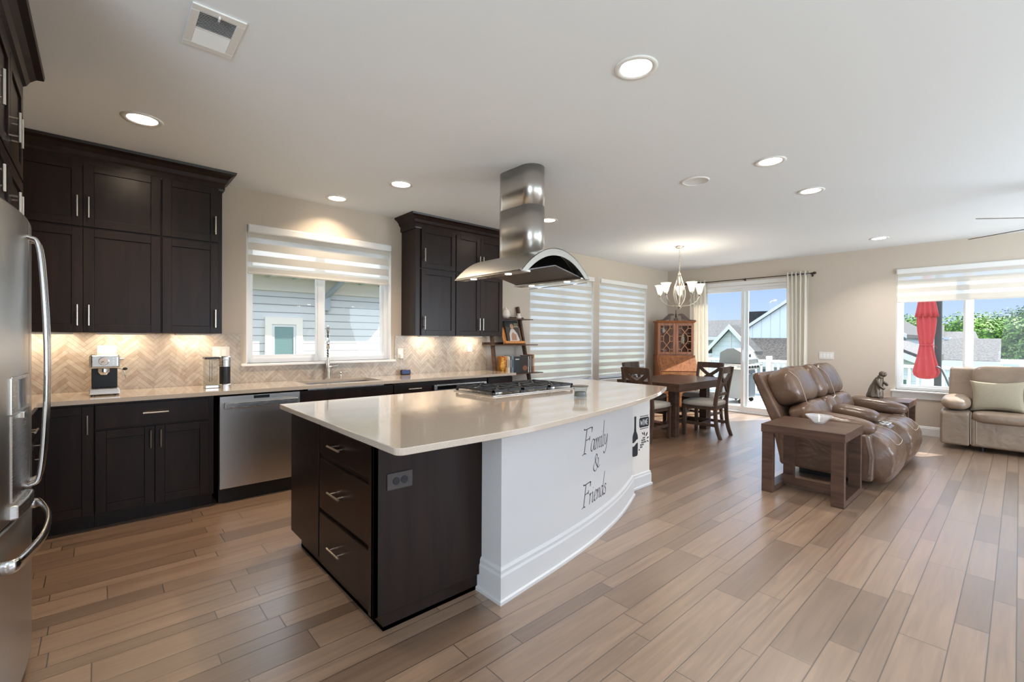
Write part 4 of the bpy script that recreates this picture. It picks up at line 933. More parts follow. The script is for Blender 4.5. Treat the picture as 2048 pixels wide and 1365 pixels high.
for x, z, a, L in ((3.715, .470, 1.9, .036), (3.742, .462, .9, .040), (3.758, .435, .3, .032), (3.69, .480, 2.4, .030), (3.760, .41, -.5, .028)):
    mb.prism([(x+math.cos(a+q)*L*l_, z+math.sin(a+q)*L*l_) for q, l_ in ((0, 1), (.5, .5), (2.6, .25), (-2.6, .25), (-.5, .5))], 2.2988, 2.2997, 'y')
mb.build('leaves', 'blackink', t, merge=False)

# cooktop
def cooktop():
    x0, x1, y0, y1, Z = 2.155, 3.085, 2.600, 3.110, .914; t = thing('cooktop', 'stainless gas cooktop with black cast iron grates on the island', 'cooktop', ((x0+x1)/2, (y0+y1)/2, Z))
    mb = MB(); mb.box(x0, y0, Z, x1, y1, Z+.010); mb.build('tray', 'steel_h', t, bevel=.004)
    for k in range(3):
        a0 = x0+.015+k*.302; a1 = a0+.296; b0, b1 = y0+.015, (y1-.10 if k == 1 else y1-.015); z = Z+.046; mb = MB(); w = .014
        for q in ((a0, b0, a1, b0+w), (a0, b1-w, a1, b1), (a0, b0, a0+w, b1), (a1-w, b0, a1, b1)): mb.box(q[0], q[1], z-.017, q[2], q[3], z)
        for u in (a0, a1-w):
            for v in (b0, b1-w): mb.box(u, v, Z+.009, u+w*1.3, v+w, z-.008)
        cys = ((b0+b1)/2,) if k == 1 else (b0+.125, b1-.125)
        for cy in cys:
            cx = (a0+a1)/2
            for q in range(8):
                a = q*PI/4; mb.bar((cx+.030*math.cos(a), cy+.030*math.sin(a), z-.004), (cx+min(.14, .115/max(.01, max(abs(math.cos(a)), abs(math.sin(a)))))*math.cos(a), cy+min(.16, .118/max(abs(math.cos(a)), abs(math.sin(a))))*math.sin(a), z-.005), .013, .012)
            mb.box(a0, cy-.005, z-.009, a0+.10, cy+.005, z); mb.box(a1-.10, cy-.005, z-.009, a1, cy+.005, z)
        mb.box((a0+a1)/2-.006, b0, z-.009, (a0+a1)/2+.006, b1, z-.001)
        mb.build('grate', 'blackm', t, merge=False)
        for cy in cys:
            mb = MB(); cx = (a0+a1)/2; mb.lathe([(.045, Z+.010), (.045, Z+.018), (.032, Z+.024), (.0005, Z+.026)], (cx, cy, 0), 24); mb.build('burner', 'nickel', t)
            mb = MB(); mb.lathe([(.026, Z+.024), (.026, Z+.031), (.0005, Z+.032)], (cx, cy, 0), 20); mb.build('burner_cap', 'blackm', t)
    for k in range(5):
        mb = MB(); cx = 2.51+k*.055; mb.lathe([(.019, Z+.009), (.017, Z+.036), (.0005, Z+.037)], (cx, y1-.045, 0), 18); mb.build('knob', 'nickel', t)
cooktop()
t = thing('glass_jar', 'short clear glass candle jar with dark lid beside the cooktop', 'jar', (2.63, 2.165, .914))
mb = MB(); mb.lathe([(.0005, .002), (.046, .002), (.050, .010), (.045, .040), (.050, .070), (.056, .082), (.053, .082), (.042, .040), (.046, .012), (.0005, .010)], (2.63, 2.165, .914), 32); mb.build('glass', 'clear', t, smooth=True)
mb = MB(); mb.lathe([(.0005, .011), (.044, .012), (.041, .045), (.0005, .045)], (2.63, 2.165, .914), 28); mb.build('candle', mat('grey_candle_wax', (.22, .22, .20), .5), t, smooth=False)
mb = MB(); mb.lathe([(.0005, .083), (.058, .083), (.059, .090), (.0005, .091)], (2.63, 2.165, .914), 32); mb.build('lid', mat('dark_lid', (.10, .08, .065), .4), t)

# ------------------------------------------------------------------ range hood
def hood():
    x0, x1, y0, y1, Z = 2.235, 3.005, 2.385, 3.215, 1.838; cx, cy = (x0+x1)/2, (y0+y1)/2
    t = thing('range_hood', 'arched stainless island range hood hanging from the ceiling', 'range hood', (cx, cy, Z))
    def arch(u, rise): return rise*(1-(abs(u)**2.05))
    def vault(ya, yb, rise, thick, ze=0, m='steel', nm='canopy', xa=x0, xb=x1):
        mb = MB(); n = 28; pts = [(xa+(xb-xa)*i/n, Z+ze+arch(2*i/n-1, rise)) for i in range(n+1)]
        low = [(x, z-thick) for x, z in pts[::-1]]
        mb.prism(pts+low, ya, yb, 'y'); return mb.build(nm, m, t)
    o = vault(y0, y1, .205, .004)
    vault(y0+.10, y1-.10, .185, .004, .022, nm='inner_canopy', xa=x0+.05, xb=x1-.05)
    for ya, yb in ((y0, y0+.006), (y1-.006, y1)):     # arched fascias
        mb = MB(); n = 28; pts = [(x0+(x1-x0)*i/n, Z+arch(2*i/n-1, .205)) for i in range(n+1)]
        low = [(x0+.055+(x1-x0-.11)*i/n, Z+arch(2*i/n-1, .150)) for i in range(n+1)][::-1]
        mb.prism(pts+low, ya, yb, 'y'); mb.build('fascia', 'fascia', t)
    # underside: filters rising to the middle, with light rails on both long sides
    mb = MB(); mb.prism([(x0+.09, Z+.012), (cx, Z+.075), (x1-.09, Z+.012), (x1-.09, Z+.02), (cx, Z+.083), (x0+.09, Z+.02)], y0+.03, y1-.03, 'y'); mb.build('filter', mat('filter_steel', (.16, .15, .15), .35, 1, bump=.3, bscale=150), t)
    for xa, xb in ((x0+.002, x0+.10), (x1-.10, x1-.002)):
        mb = MB(); mb.box(xa, y0+.01, Z-.004, xb, y1-.01, Z+.012); rl = mb.build('light_rail', 'steel_h', t, bevel=.003)
        for yy in (y0+.20, y1-.20):
            mb = MB(); mb.cyl(((xa+xb)/2, yy, Z-.0045), ((xa+xb)/2, yy, Z-.007), .026, n=22); mb.build('lamp_lens', 'ledlens', rl)
            l = area('hood_lamp', ((xa+xb)/2, yy, Z-.012), (.05, .05), .9, (1, .82, .6), (0, 0, -1), 'DISK'); l.parent = t; l.location = l.location-Vector((cx, cy, Z))
    mb = MB(); mb.tube([(x1-.01, y0+.03, Z-.004), (x1+.012, y0+.03, Z-.022), (x1+.012, y1-.10, Z-.022), (x1-.01, y1-.10, Z-.004)], .0035, n=6); mb.build('towel_rail', 'chrome', t)
    def stadium(r, L, z0, z1, nm):
        n = 18; pts = [(cx+r*math.cos(a), cy-L+r*math.sin(a)) for a in [PI+PI*i/n for i in range(n+1)]]+[(cx+r*math.cos(a), cy+L+r*math.sin(a)) for a in [PI*i/n for i in range(n+1)]]
        mb = MB(); mb.prism(pts, z0, z1); o = mb.build(nm, 'steel', t)
        for p in o.data.polygons: p.use_smooth = len(p.vertices) == 4
    stadium(.108, .118, Z+.16, 2.42, 'chimney'); stadium(.106, .117, 2.42, CE-.001, 'chimney_extension')
hood()

# ================================================================== dining
def chandelier():
    x, y = 6.46, 3.43; t = thing('chandelier', 'five-light chandelier with frosted bell shades over the dining table', 'chandelier', (x, y, 1.80))
    mb = MB(); mb.lathe([(.0005, CE-.03), (.045, CE-.026), (.062, CE-.012), (.064, CE-.001)], (x, y, 0), 28); mb.build('canopy', 'nickel', t, smooth=True)
    mb = MB(); n = 12; z0, z1 = 2.36, CE-.03
    for i in range(n):
        z = z0+(z1-z0)*(i+.5)/n; h = (z1-z0)/n*.66; a = (i % 2)*PI/2; mb.tube([(x+.009*math.cos(a)*math.cos(q), y+.009*math.sin(a)*math.cos(q), z+h*math.sin(q)) for q in [2*PI*k/12 for k in range(12)]], .0022, n=5, closed=True)
    mb.build('chain', 'nickel', t, merge=False)
    mb = MB(); mb.lathe([(.0005, 2.365), (.012, 2.36), (.016, 2.345), (.024, 2.335), (.022, 2.32), (.008, 2.315)], (x, y, 0), 20); mb.build('top_hub', 'nickel', t, smooth=True)
    mb = MB(); mb.lathe([(.0005, 1.80), (.010, 1.805), (.018, 1.82), (.034, 1.828), (.036, 1.85), (.012, 1.862), (.0005, 1.862)], (x, y, 0), 24); mb.build('bottom_hub', 'nickel', t, smooth=True)
    for k in range(5):
        a = R(18+72*k+8); c, s = math.cos(a), math.sin(a)
        mb = MB(); mb.tube(smooth_pts([(x+c*.012, y+s*.012, 2.32), (x+c*.05, y+s*.05, 2.20), (x+c*.085, y+s*.085, 2.05), (x+c*.065, y+s*.065, 1.93), (x+c*.015, y+s*.015, 1.85)], 5), .006, n=8, flat=(1.6, .6)); mb.build('cage_strap', 'nickel', t, smooth=True)
        mb = MB(); mb.tube(smooth_pts([(x+c*.02, y+s*.02, 1.842), (x+c*.15, y+s*.15, 1.86), (x+c*.25, y+s*.25, 1.92), (x+c*.295, y+s*.295, 2.00)], 6), .008, n=8, flat=(1, .6)); ar = mb.build('arm', 'nickel', t, smooth=True)
        px, py = x+c*.298, y+s*.298
        mb = MB(); mb.lathe([(.0005, 1.995), (.012, 1.995), (.026, 2.035), (.0005, 2.04)], (px, py, 0), 16); mb.build('socket', 'nickel', ar, smooth=True)
        mb = MB(); mb.lathe([(.026, 2.038), (.036, 2.06), (.046, 2.10), (.058, 2.145), (.076, 2.175), (.073, 2.175), (.055, 2.143), (.043, 2.10), (.033, 2.06), (.02, 2.042)], (px, py, 0), 28); mb.build('shade', 'shadeglass', t, smooth=True)
        mb = MB(); mb.ell((px, py, 2.10), (.045, .045, .075), 1, 1, nu=12, nv=8); mb.build('bulb', 'bulb', t, smooth=True)
        d = bpy.data.lights.new('chandelier_lamp', 'POINT'); d.energy = 1.9; d.color = (1, .92, .82); d.shadow_soft_size = .04; l = bpy.data.objects.new('chandelier_lamp', d); COL.objects.link(l); l.parent = t; l.location = (px-x, py-y, 2.19-1.80)
chandelier()

def dining_table():
    x0, x1, y0, y1 = 5.60, 7.12, 2.96, 3.93; t = thing('dining_table', 'dark wood plank-top dining table with thick square legs', 'table', ((x0+x1)/2, (y0+y1)/2, 0))
    mb = MB(); n = 7; w = (y1-y0)/n
    for i in range(n): mb.box(x0+.0, y0+i*w+.0008, .725, x1, y0+(i+1)*w-.0008, .762)
    mb.build('tabletop', 'darkwood', t, bevel=.002, merge=False)
    mb = MB(); mb.box(x0+.001, y0+.001, .655, x1-.001, y0+.025, .7245); mb.box(x0+.001, y1-.025, .655, x1-.001, y1-.001, .7245); mb.box(x0+.001, y0+.025, .655, x0+.025, y1-.025, .7245); mb.box(x1-.025, y0+.025, .655, x1-.001, y1-.025, .7245); mb.build('apron', 'darkwood', t, bevel=.003)
    for lx in (5.90, 6.82):
        for ly in (3.20, 3.69):
            mb = MB(); mb.box(lx-.055, ly-.055, 0, lx+.0-.006, ly+.055, .725); mb.box(lx+.006, ly-.055, 0, lx+.055, ly+.055, .725); mb.box(lx-.008, ly-.04, .0, lx+.008, ly+.04, .725); mb.build('leg', 'darkwood', t, bevel=.003, merge=False)
        mb = MB(); mb.box(lx-.03, 3.2, .08, lx+.03, 3.69, .15); mb.build('stretcher', 'darkwood', t, bevel=.003)
    mb = MB(); mb.box(5.9, 3.42, .085, 6.82, 3.48, .145); mb.build('stretcher', 'darkwood', t, bevel=.003)
dining_table()

def chair(label):
    """local: seat centre at origin, sitter faces -y"""
    t = thing('dining_chair', label, 'chair', local=True, group='cross-back chairs at the dining table'); m = 'chairwood'
    for s in (-1, 1):
        p = smooth_pts([(s*.205, .285, 0), (s*.205, .235, .16), (s*.205, .215, .42), (s*.200, .235, .62), (s*.195, .295, .97)], 5)
        mb = MB(); 
        for a, b in zip(p, p[1:]): pass
        n = len(p); rings = []
        for q in p: rings.append([mb.bm.verts.new((q.x+i*.019, q.y+j*.023, q.z)) for i, j in ((-1, -1), (1, -1), (1, 1), (-1, 1))])
        for A, B in zip(rings, rings[1:]):
            for j in range(4): mb.bm.faces.new((A[j], A[(j+1) % 4], B[(j+1) % 4], B[j]))
        mb.bm.faces.new(rings[0][::-1]); mb.bm.faces.new(rings[-1]); mb.build('leg', m, t, bevel=.003)
        mb = MB(); mb.box(s*.205-.022, -.225, 0, s*.205+.022, -.182, .435); mb.build('leg', m, t, bevel=.003)
        mb = MB(); mb.box(s*.205-.011, -.20, .16, s*.205+.011, .235, .20); mb.build('stretcher', m, t, bevel=.002)
    mb = MB(); mb.box(-.205, .0, .165, .205, .022, .197); mb.build('stretcher', m, t, bevel=.002)
    mb = MB(); mb.box(-.215, -.222, .385, .215, .215, .44); mb.build('seat_frame', m, t, bevel=.003)
    mb = MB(); mb.ell((0, -.012, .462), (.47, .475, .085), .45, .28, nu=40, nv=12); cu = mb.build('seat_cushion', 'linen', t, smooth=True)
    mb = MB()
    for i in range(17):
        u = -.215+.43*i/16; mb.ell((u, -.246, .447), (.011, .008, .011), 1, 1, nu=6, nv=4)
        for s in (-1, 1): mb.ell((s*.231, -.225+.43*i/16, .447), (.008, .011, .011), 1, 1, nu=6, nv=4)
    mb.build('nailheads', 'nickel', cu, smooth=True, merge=False)
    mb = MB(); n = 8
    pts = [(-.2+.4*i/n, .275+.018*math.cos(PI*(i/n-.5))*1.0) for i in range(n+1)]
    mb.prism([(a, b-.012) for a, b in pts]+[(a, b+.012) for a, b in pts[::-1]], .885, .975); mb.build('top_rail', m, t, bevel=.004)
    mb = MB(); mb.box(-.19, .225, .575, .19, .245, .615); mb.build('back_rail', m, t, bevel=.003)
    for s in (-1, 1):
        p = smooth_pts([(s*.185, .237, .60), (s*.06, .25+s*.004, .73), (-s*.06, .265+s*.004, .80), (-s*.185, .285, .90)], 4)
        mb = MB()
        for a, b in zip(p, p[1:]): mb.bar(a, b+(b-a)*.1, .020, .052, (0, 0, 1))
        mb.build('cross_bar', m, t, merge=False)
    return t
c0 = chair('cross-back dining chair nearest the island, its back to the camera'); c0.location = (5.54, 3.39, 0); c0.rotation_euler = (0, 0, R(90))
dup(c0, (6.37, 2.98, 0), R(180+4), 'cross-back dining chair on the open side of the table, back toward the sofa')
dup(c0, (7.16, 3.40, 0), R(-90), 'cross-back dining chair at the far end of the table by the patio door')
dup(c0, (6.42, 3.95, 0), R(0), 'cross-back dining chair on the window side of the table, before the blinds')

# ------------------------------------------------------------------ secretary desk in the corner
def desk():
    t = thing('secretary_desk', 'cherry secretary desk with glazed lattice hutch in the room corner', 'desk', (8.17, 4.39, 0), R(-45)+PI*0, local=True)
    # local: front faces -y, back at y=+.30, width along x
    w = .358; cm = 'cherry'
    mb = MB(); mb.box(-w, -.20, .08, w, .28, .74); mb.prism([(-.20, .74), (.28, .74), (.28, 1.04), (.02, 1.04)], -w, -w+.02, 'x'); mb.prism([(-.20, .74), (.28, .74), (.28, 1.04), (.02, 1.04)], w-.02, w, 'x'); mb.box(-w, .0, 1.02, w, .28, 1.04); mb.build('base', cm, t, bevel=.003)
    mb = MB(); mb.prism([(-.205, .75), (-.195, .742), (.02, 1.035), (.006, 1.04)], -w+.022, w-.022, 'x'); ld = mb.build('slant_lid', cm, t, bevel=.002)
    mb = MB(); mb.cyl((0, .0, 1.005), (0, -.008, 1.001), .008, n=12); mb.build('keyhole', 'black', ld)
    for i, (z0, z1) in enumerate(((.60, .73), (.44, .59), (.27, .43), (.10, .26))):
        mb = MB(); mb.box(-w+.03, -.212, z0, w-.03, -.198, z1); d = mb.build('drawer', 'cherryl', t, bevel=.003)
        for s in (-1, 1):
            mb = MB(); mb.tube([(s*.2+.035*math.cos(a), -.222-.008*math.sin(a), (z0+z1)/2-.02*math.sin(a)) for a in [PI*k/8 for k in range(9)]], .003, n=6); mb.build('handle', 'orodbronze', d)
            if i == 0: mb = MB(); mb.prism([(s*.19+.09*math.cos(a), z0+.02+.075*math.sin(a)) for a in [PI*k/14 for k in range(15)]], -.214, -.211, 'y'); mb.build('carved_fan', 'cherry', d)
    for s in (-1, 1):
        for y in (-.17, .25):
            mb = MB(); mb.box(s*w-(.06 if s > 0 else 0), y-.03, 0, s*w+(.06 if s < 0 else 0), y+.03, .09); mb.build('foot', cm, t, bevel=.008)
    # hutch
    hy0, hy1 = .03, .275; hw = .338
    mb = MB(); mb.box(-hw, hy0+.02, 1.04, -hw+.018, hy1, 1.665); mb.box(hw-.018, hy0+.02, 1.04, hw, hy1, 1.665); mb.box(-hw+.018, hy1-.01, 1.055, hw-.018, hy1, 1.65); mb.box(-hw+.018, hy0+.02, 1.041, hw-.018, hy1, 1.055); mb.box(-hw+.018, hy0+.02, 1.65, hw-.018, hy1, 1.664); mb.box(-.015, hy0+.02, 1.04, .015, hy0+.04, 1.66); mb.build('hutch_case', cm, t)
    mb = MB()
    for z in (1.26, 1.46): mb.box(-hw+.02, hy0+.045, z, hw-.02, hy1-.012, z+.010)
    mb.build('shelf', cm, t)
    for s in (-1, 1):
        xa, xb = (-hw, -.002) if s < 0 else (.002, hw); z0, z1 = 1.055, 1.655; fr = .050
        mb = MB(); mb.box(xa, hy0, z0, xa+fr, hy0+.019, z1); mb.box(xb-fr, hy0, z0, xb, hy0+.019, z1); mb.box(xa+fr, hy0, z0, xb-fr, hy0+.019, z0+fr); mb.box(xa+fr, hy0, z1-fr, xb-fr, hy0+.019, z1)
        d = mb.build('door', cm, t, bevel=.002, merge=False)
        u0, u1, v0, v1 = xa+fr, xb-fr, z0+fr, z1-fr; U = lambda a: u0+(u1-u0)*a; V = lambda b: v0+(v1-v0)*b
        seg = [((.25, 1), (.25, .9)), ((0, .9), (.25, .9)), ((.75, 1), (.75, .9)), ((1, .9), (.75, .9)), ((.25, 0), (.25, .1)), ((0, .1), (.25, .1)), ((.75, 0), (.75, .1)), ((1, .1), (.75, .1)),
               ((.25, .9), (.75, .6)), ((.75, .9), (.25, .6)), ((.25, .6), (.25, .4)), ((.75, .6), (.75, .4)), ((.25, .4), (.75, .1)), ((.75, .4), (.25, .1)), ((0, .6), (.25, .6)), ((0, .4), (.25, .4)), ((1, .6), (.75, .6)), ((1, .4), (.75, .4))]
        mb = MB()
        for a, b in seg: mb.bar((U(a[0]), hy0+.009, V(a[1])), (U(b[0]), hy0+.009, V(b[1])), .010, .012, (0, 1, 0))
        mb.build('lattice', 'cherryl', d, merge=False)
        mb = MB(); mb.box(u0-.01, hy0+.011, v0-.01, u1+.01, hy0+.014, v1+.01); mb.build('pane', 'hutchglass', d)
    mb = MB(); mb.sweep([(0, 1.66), (.012, 1.66), (.02, 1.675), (.035, 1.69), (.038, 1.70), (0, 1.70)], [(-hw, hy1), (-hw, hy0), (hw, hy0), (hw, hy1)]); mb.box(-hw, hy0, 1.66, hw, hy1, 1.695); mb.build('cornice', cm, t)
    for s in (-1, 1):
        up_ = smooth_pts([(s*(hw+.03), 0, 1.715), (s*.26, 0, 1.725), (s*.19, 0, 1.78), (s*.13, 0, 1.83), (s*.07, 0, 1.835), (s*.035, 0, 1.815)], 5)
        lo = smooth_pts([(s*.045, 0, 1.80), (s*.085, 0, 1.80), (s*.115, 0, 1.765), (s*.155, 0, 1.72), (s*.24, 0, 1.70), (s*(hw+.03), 0, 1.70)], 5)
        mb = MB(); mb.prism([(p.x, p.z) for p in up_]+[(p.x, p.z) for p in lo], hy0-.01, hy0+.012, 'y'); mb.build('swan_neck_pediment', 'tablewood', t)
        mb = MB(); mb.bar((s*.12, hy0+.001, 1.70), (s*.105, hy0+.001, 1.775), .012, .014, (0, 1, 0)); mb.build('pediment_strut', 'tablewood', t)
    mb = MB(); mb.box(-.035, hy0-.012, 1.70, .035, hy0+.025, 1.745); mb.lathe([(.0005, 1.745), (.016, 1.745), (.012, 1.765), (.020, 1.78), (.012, 1.80), (.017, 1.815), (.008, 1.84), (.006, 1.90), (.0005, 1.915)], (0, hy0+.006, 0), 14); mb.build('finial', 'tablewood', t)
    return t
DK = desk()
def ondesk(x, y, z):
    v = Matrix.Rotation(R(-45), 3, 'Z') @ Vector((x, y, 0)); return Vector((8.17+v.x, 4.39+v.y, z))
p = ondesk(-.20, .17, 1.471); t = thing('porcelain_pitcher', 'white porcelain pitcher on the top shelf of the secretary desk', 'pitcher', p)
mb = MB(); mb.lathe([(.0005, 0), (.028, 0), (.038, .03), (.034, .07), (.022, .10), (.026, .13), (.022, .13), (.0005, .1)], p, 20); mb.build('body', 'porcelain', t, smooth=True)
mb = MB(); mb.tube(smooth_pts([p+Vector((.025, -.015, .12)), p+Vector((.055, -.03, .11)), p+Vector((.055, -.03, .06)), p+Vector((.033, -.01, .04))], 4), .004, n=6); mb.build('handle', 'porcelain', t, smooth=True)
p = ondesk(.17, .16, 1.271); mb = MB(); mb.lathe([(.0005, 0), (.035, 0), (.022, .02), (.038, .06), (.030, .11), (.018, .125), (.025, .15), (.016, .175), (.0005, .18)], p, 18, fold=(.12, 3, 30)); tag(mb.build('porcelain_figurine', mat('pale_green_porcelain', (.62, .62, .46), .3), loc=p, smooth=True), 'pale figurine on the middle shelf behind the right glass door of the desk', 'figurine')
p = ondesk(-.19, .16, 1.056); t = thing('flower_bowl', 'white porcelain bowl of pink flowers on the lowest shelf of the desk hutch', 'bowl', p)
mb = MB(); mb.lathe([(.0005, 0), (.04, 0), (.055, .04), (.05, .04), (.0005, .02)], p, 20); mb.build('bowl', 'porcelain', t, smooth=True)
mb = MB(); rr = random.Random(3)
for i in range(14): a = rr.random()*6.28; q = rr.random()*.05; mb.ell(p+Vector((q*math.cos(a), q*math.sin(a), .055+rr.random()*.03)), (.035, .035, .028), 1, 1, nu=8, nv=6)
mb.build('flowers', mat('pink_porcelain_flowers', (.62, .42, .36), .5), t, smooth=True, merge=False)

# ------------------------------------------------------------------ ladder shelf
def ladder():
    t = thing('ladder_shelf', 'leaning dark wood ladder shelf between the counter and the blinds', 'shelf', (4.2, 4.7, 0)); m = 'tablewood'
    for x0, x1 in ((3.945, 3.875), (4.47, 4.56)):
        mb = MB(); mb.bar((x0, 4.855, 1.80), (x1, 4.50, 0.0), .032, .055, (0, 1, 0)); mb.build('side_rail', m, t, bevel=.002)
    for z, y0, y1, xa, xb in ((1.622, 4.66, 4.87, 3.93, 4.60), (1.262, 4.60, 4.87, 3.84, 4.64), (.872, 4.53, 4.87, 3.86, 4.68), (.46, 4.46, 4.87, 3.92, 4.72)):
        mb = MB(); mb.box(xa, y0, z-.012, xb, y1, z); mb.box(xa, y0-.006, z-.022, xb, y0+.008, z+.026) if z > 1.7 else mb.box(xa, y1-.012, z-.012, xb, y1, z+.03)
        mb.build('shelf', m, t, bevel=.002)
ladder()
def teapot(c, s, label, mm='porcelain'):
    t = thing('teapot', label, 'teapot', c); x, y, z = c
    mb = MB(); mb.lathe([(.0005, 0), (.045*s, 0), (.062*s, .03*s), (.060*s, .075*s), (.045*s, .115*s), (.030*s, .125*s), (.0005, .125*s)], c, 24, fold=(.04, 6, 0)); mb.build('body', mm, t, smooth=True)
    mb = MB(); mb.lathe([(.032*s, .124*s), (.026*s, .140*s), (.008*s, .150*s), (.010*s, .165*s), (.0005, .172*s)], c, 18); mb.build('lid', mm, t, smooth=True)
    mb = MB(); mb.tube(smooth_pts([(x-.05*s, y, z+.04*s), (x-.085*s, y, z+.07*s), (x-.10*s, y, z+.13*s)], 5), .009*s, n=8, rs=None); mb.build('spout', mm, t, smooth=True)
    mb = MB(); mb.tube(smooth_pts([(x+.05*s, y, z+.11*s), (x+.09*s, y, z+.115*s), (x+.095*s, y, z+.06*s), (x+.058*s, y, z+.03*s)], 5), .006*s, n=8); mb.build('handle', mm, t, smooth=True)
teapot((4.16, 4.76, 1.623), 1.0, 'white and rose porcelain teapot on the top of the ladder shelf')
t = thing('sugar_bowl', 'small lidded white sugar bowl left of the teapot', 'sugar bowl', (4.0, 4.76, 1.623))
mb = MB(); mb.lathe([(.0005, 0), (.026, 0), (.036, .03), (.026, .055), (.0005, .056)], (4.0, 4.76, 1.623), 18); mb.build('body', 'porcelain', t, smooth=True)
mb = MB(); mb.lathe([(.027, .055), (.015, .07), (.006, .09), (.0005, .095)], (4.0, 4.76, 1.623), 14); mb.build('lid', 'porcelain', t, smooth=True)
t = thing('creamer', 'small white creamer right of the teapot', 'creamer', (4.395, 4.74, 1.623))
mb = MB(); mb.lathe([(.0005, 0), (.032, 0), (.038, .022), (.022, .055), (.026, .075), (.022, .075), (.0005, .03)], (4.395, 4.74, 1.623), 18); mb.build('body', 'porcelain', t, smooth=True)
mb = MB(); mb.tube([(4.42, 4.74, 1.69), (4.445, 4.74, 1.68), (4.43, 4.74, 1.645)], .004, n=6); mb.build('handle', 'porcelain', t)
# open cookbook on a wooden stand
t = thing('book_stand', 'honey wood book stand on the middle ladder shelf', 'book stand', (4.24, 4.70, 1.263))
Tb = Tm(4.24, 4.66, 1.27, R(-6)) @ Matrix.Rotation(R(-20), 4, 'X')
mb = MB(Tb); mb.box(-.16, .022, 0, .16, .036, .255); mb.build('back_board', 'cherryl', t, bevel=.003)
mb = MB(Tb); mb.box(-.17, -.035, -.004, .17, .036, .012); mb.box(-.17, -.04, 0, .17, -.03, .03); mb.build('ledge', 'cherryl', t, bevel=.002)
mb = MB(); mb.bar((4.24, 4.76, 1.48), (4.24, 4.85, 1.27), .04, .008, (0, 1, 0)); mb.build('rear_prop', 'cherryl', t)
t = thing('cookbook', 'cookbook showing a person in a white jacket, on the wooden book stand', 'book', Tb @ Vector((0, 0, .03)))
mb = MB(Tb); mb.box(-.105, -.012, .014, .125, .020, .345); mb.build('cover', mat('charcoal_book_cover', (.045, .045, .045), .4), t, bevel=.002)
mb = MB(Tb); mb.prism([(-.07, .03), (-.055, .15), (-.02, .215), (.03, .215), (.075, .15), (.10, .05), (.06, .03), (-.03, .03)], -.0135, -.0118, 'y'); mb.build('jacket_print', mat('printed_white_jacket', (.50, .46, .44), .5), t)
mb = MB(Tb); mb.prism([(.005+.030*math.cos(a), .255+.040*math.sin(a)) for a in [2*PI*k/14 for k in range(14)]], -.0135, -.0118, 'y'); mb.build('face_print', mat('printed_face', (.42, .25, .17), .5), t)
mb = MB(Tb); mb.prism([(-.035, .05), (.05, .05), (.055, .13), (.0, .17), (-.03, .12)], -.0142, -.0134, 'y'); mb.build('dish_print', mat('printed_dish', (.33, .19, .13), .5), t)
mb = MB(Tb); [mb.box(.045, -.0135, .29-.022*k, .115-.01*(k % 2), -.0118, .298-.022*k) for k in range(3)]; mb.build('title_print', mat('printed_title', (.55, .45, .25), .5), t)
# row of books
BK = [(.036, .235, (.55, .22, .05), 'orange-spined cookbook with a food picture, left end of the book row'), (.026, .235, (.60, .56, .48), 'cream book right of the orange one in the book row'), (.020, .225, (.62, .60, .55), 'thin ivory book in the left half of the book row'), (.022, .23, (.10, .06, .05), 'thin dark brown book left of the blue-grey one'),
      (.040, .24, (.16, .22, .27), 'thick blue-grey book in the middle of the book row'), (.14, .23, (.03, .032, .036), 'black cover facing forward in the book row'), (.13, .245, (.035, .026, .022), 'black cover with a brown dish facing forward in the book row'),
      (.016, .225, (.55, .54, .50), 'thin white spine right of the black covers'), (.022, .235, (.05, .04, .04), 'black spine in the right half of the book row'), (.020, .232, (.35, .33, .30), 'grey spine in the right half of the book row'), (.022, .24, (.04, .03, .03), 'dark spine left of the brown book'), (.034, .25, (.34, .13, .04), 'brown-orange book at the right end of the book row')]
x = 4.000
for w, h, c, lb in BK:
    wide = w > .1; d = .03 if wide else .16; y0 = 4.57; x0 = x; x1 = x+w
    t = thing('book', lb, 'book', ((x0+x1)/2, y0+.08, .873), group='books on the lower ladder shelf')
    mb = MB(); mb.box(x0, y0, .873, x1-.0015, y0+d, .873+h); mb.build('cover', mat('book_cover', c, .45, noise=.25, nscale=(40, 40, 30)), t, bevel=.0015)
    mb = MB(); mb.box(x0+.003, y0+.004, .875+h-.004, x1-.0045, y0+d+.0015, .873+h+.0008); mb.build('pages', 'porcelain', t)
    if not wide: mb = MB(); mb.box(x0+w*.3, y0-.0008, .873+h*.35, x1-w*.35, y0+.0004, .873+h*.8); mb.build('spine_title', mat('spine_print', tuple(min(1, .3+q*.8) if sum(c) < .6 else q*.25 for q in c), .5), t)
    elif w > .135: mb = MB(); mb.box(x0+.03, y0-.0008, .873+h*.80, x1-.04, y0+.0004, .873+h*.85); mb.build('title_print', 'plate', t)
    else: mb = MB(); mb.prism([(x0+.07+.045*math.cos(a), .94+.035*math.sin(a)) for a in [2*PI*k/20 for k in range(20)]], y0-.0008, y0+.0004, 'y'); mb.build('dish_print', mat('printed_brown_dish', (.22, .09, .04), .5), t)
    x = x1+.001
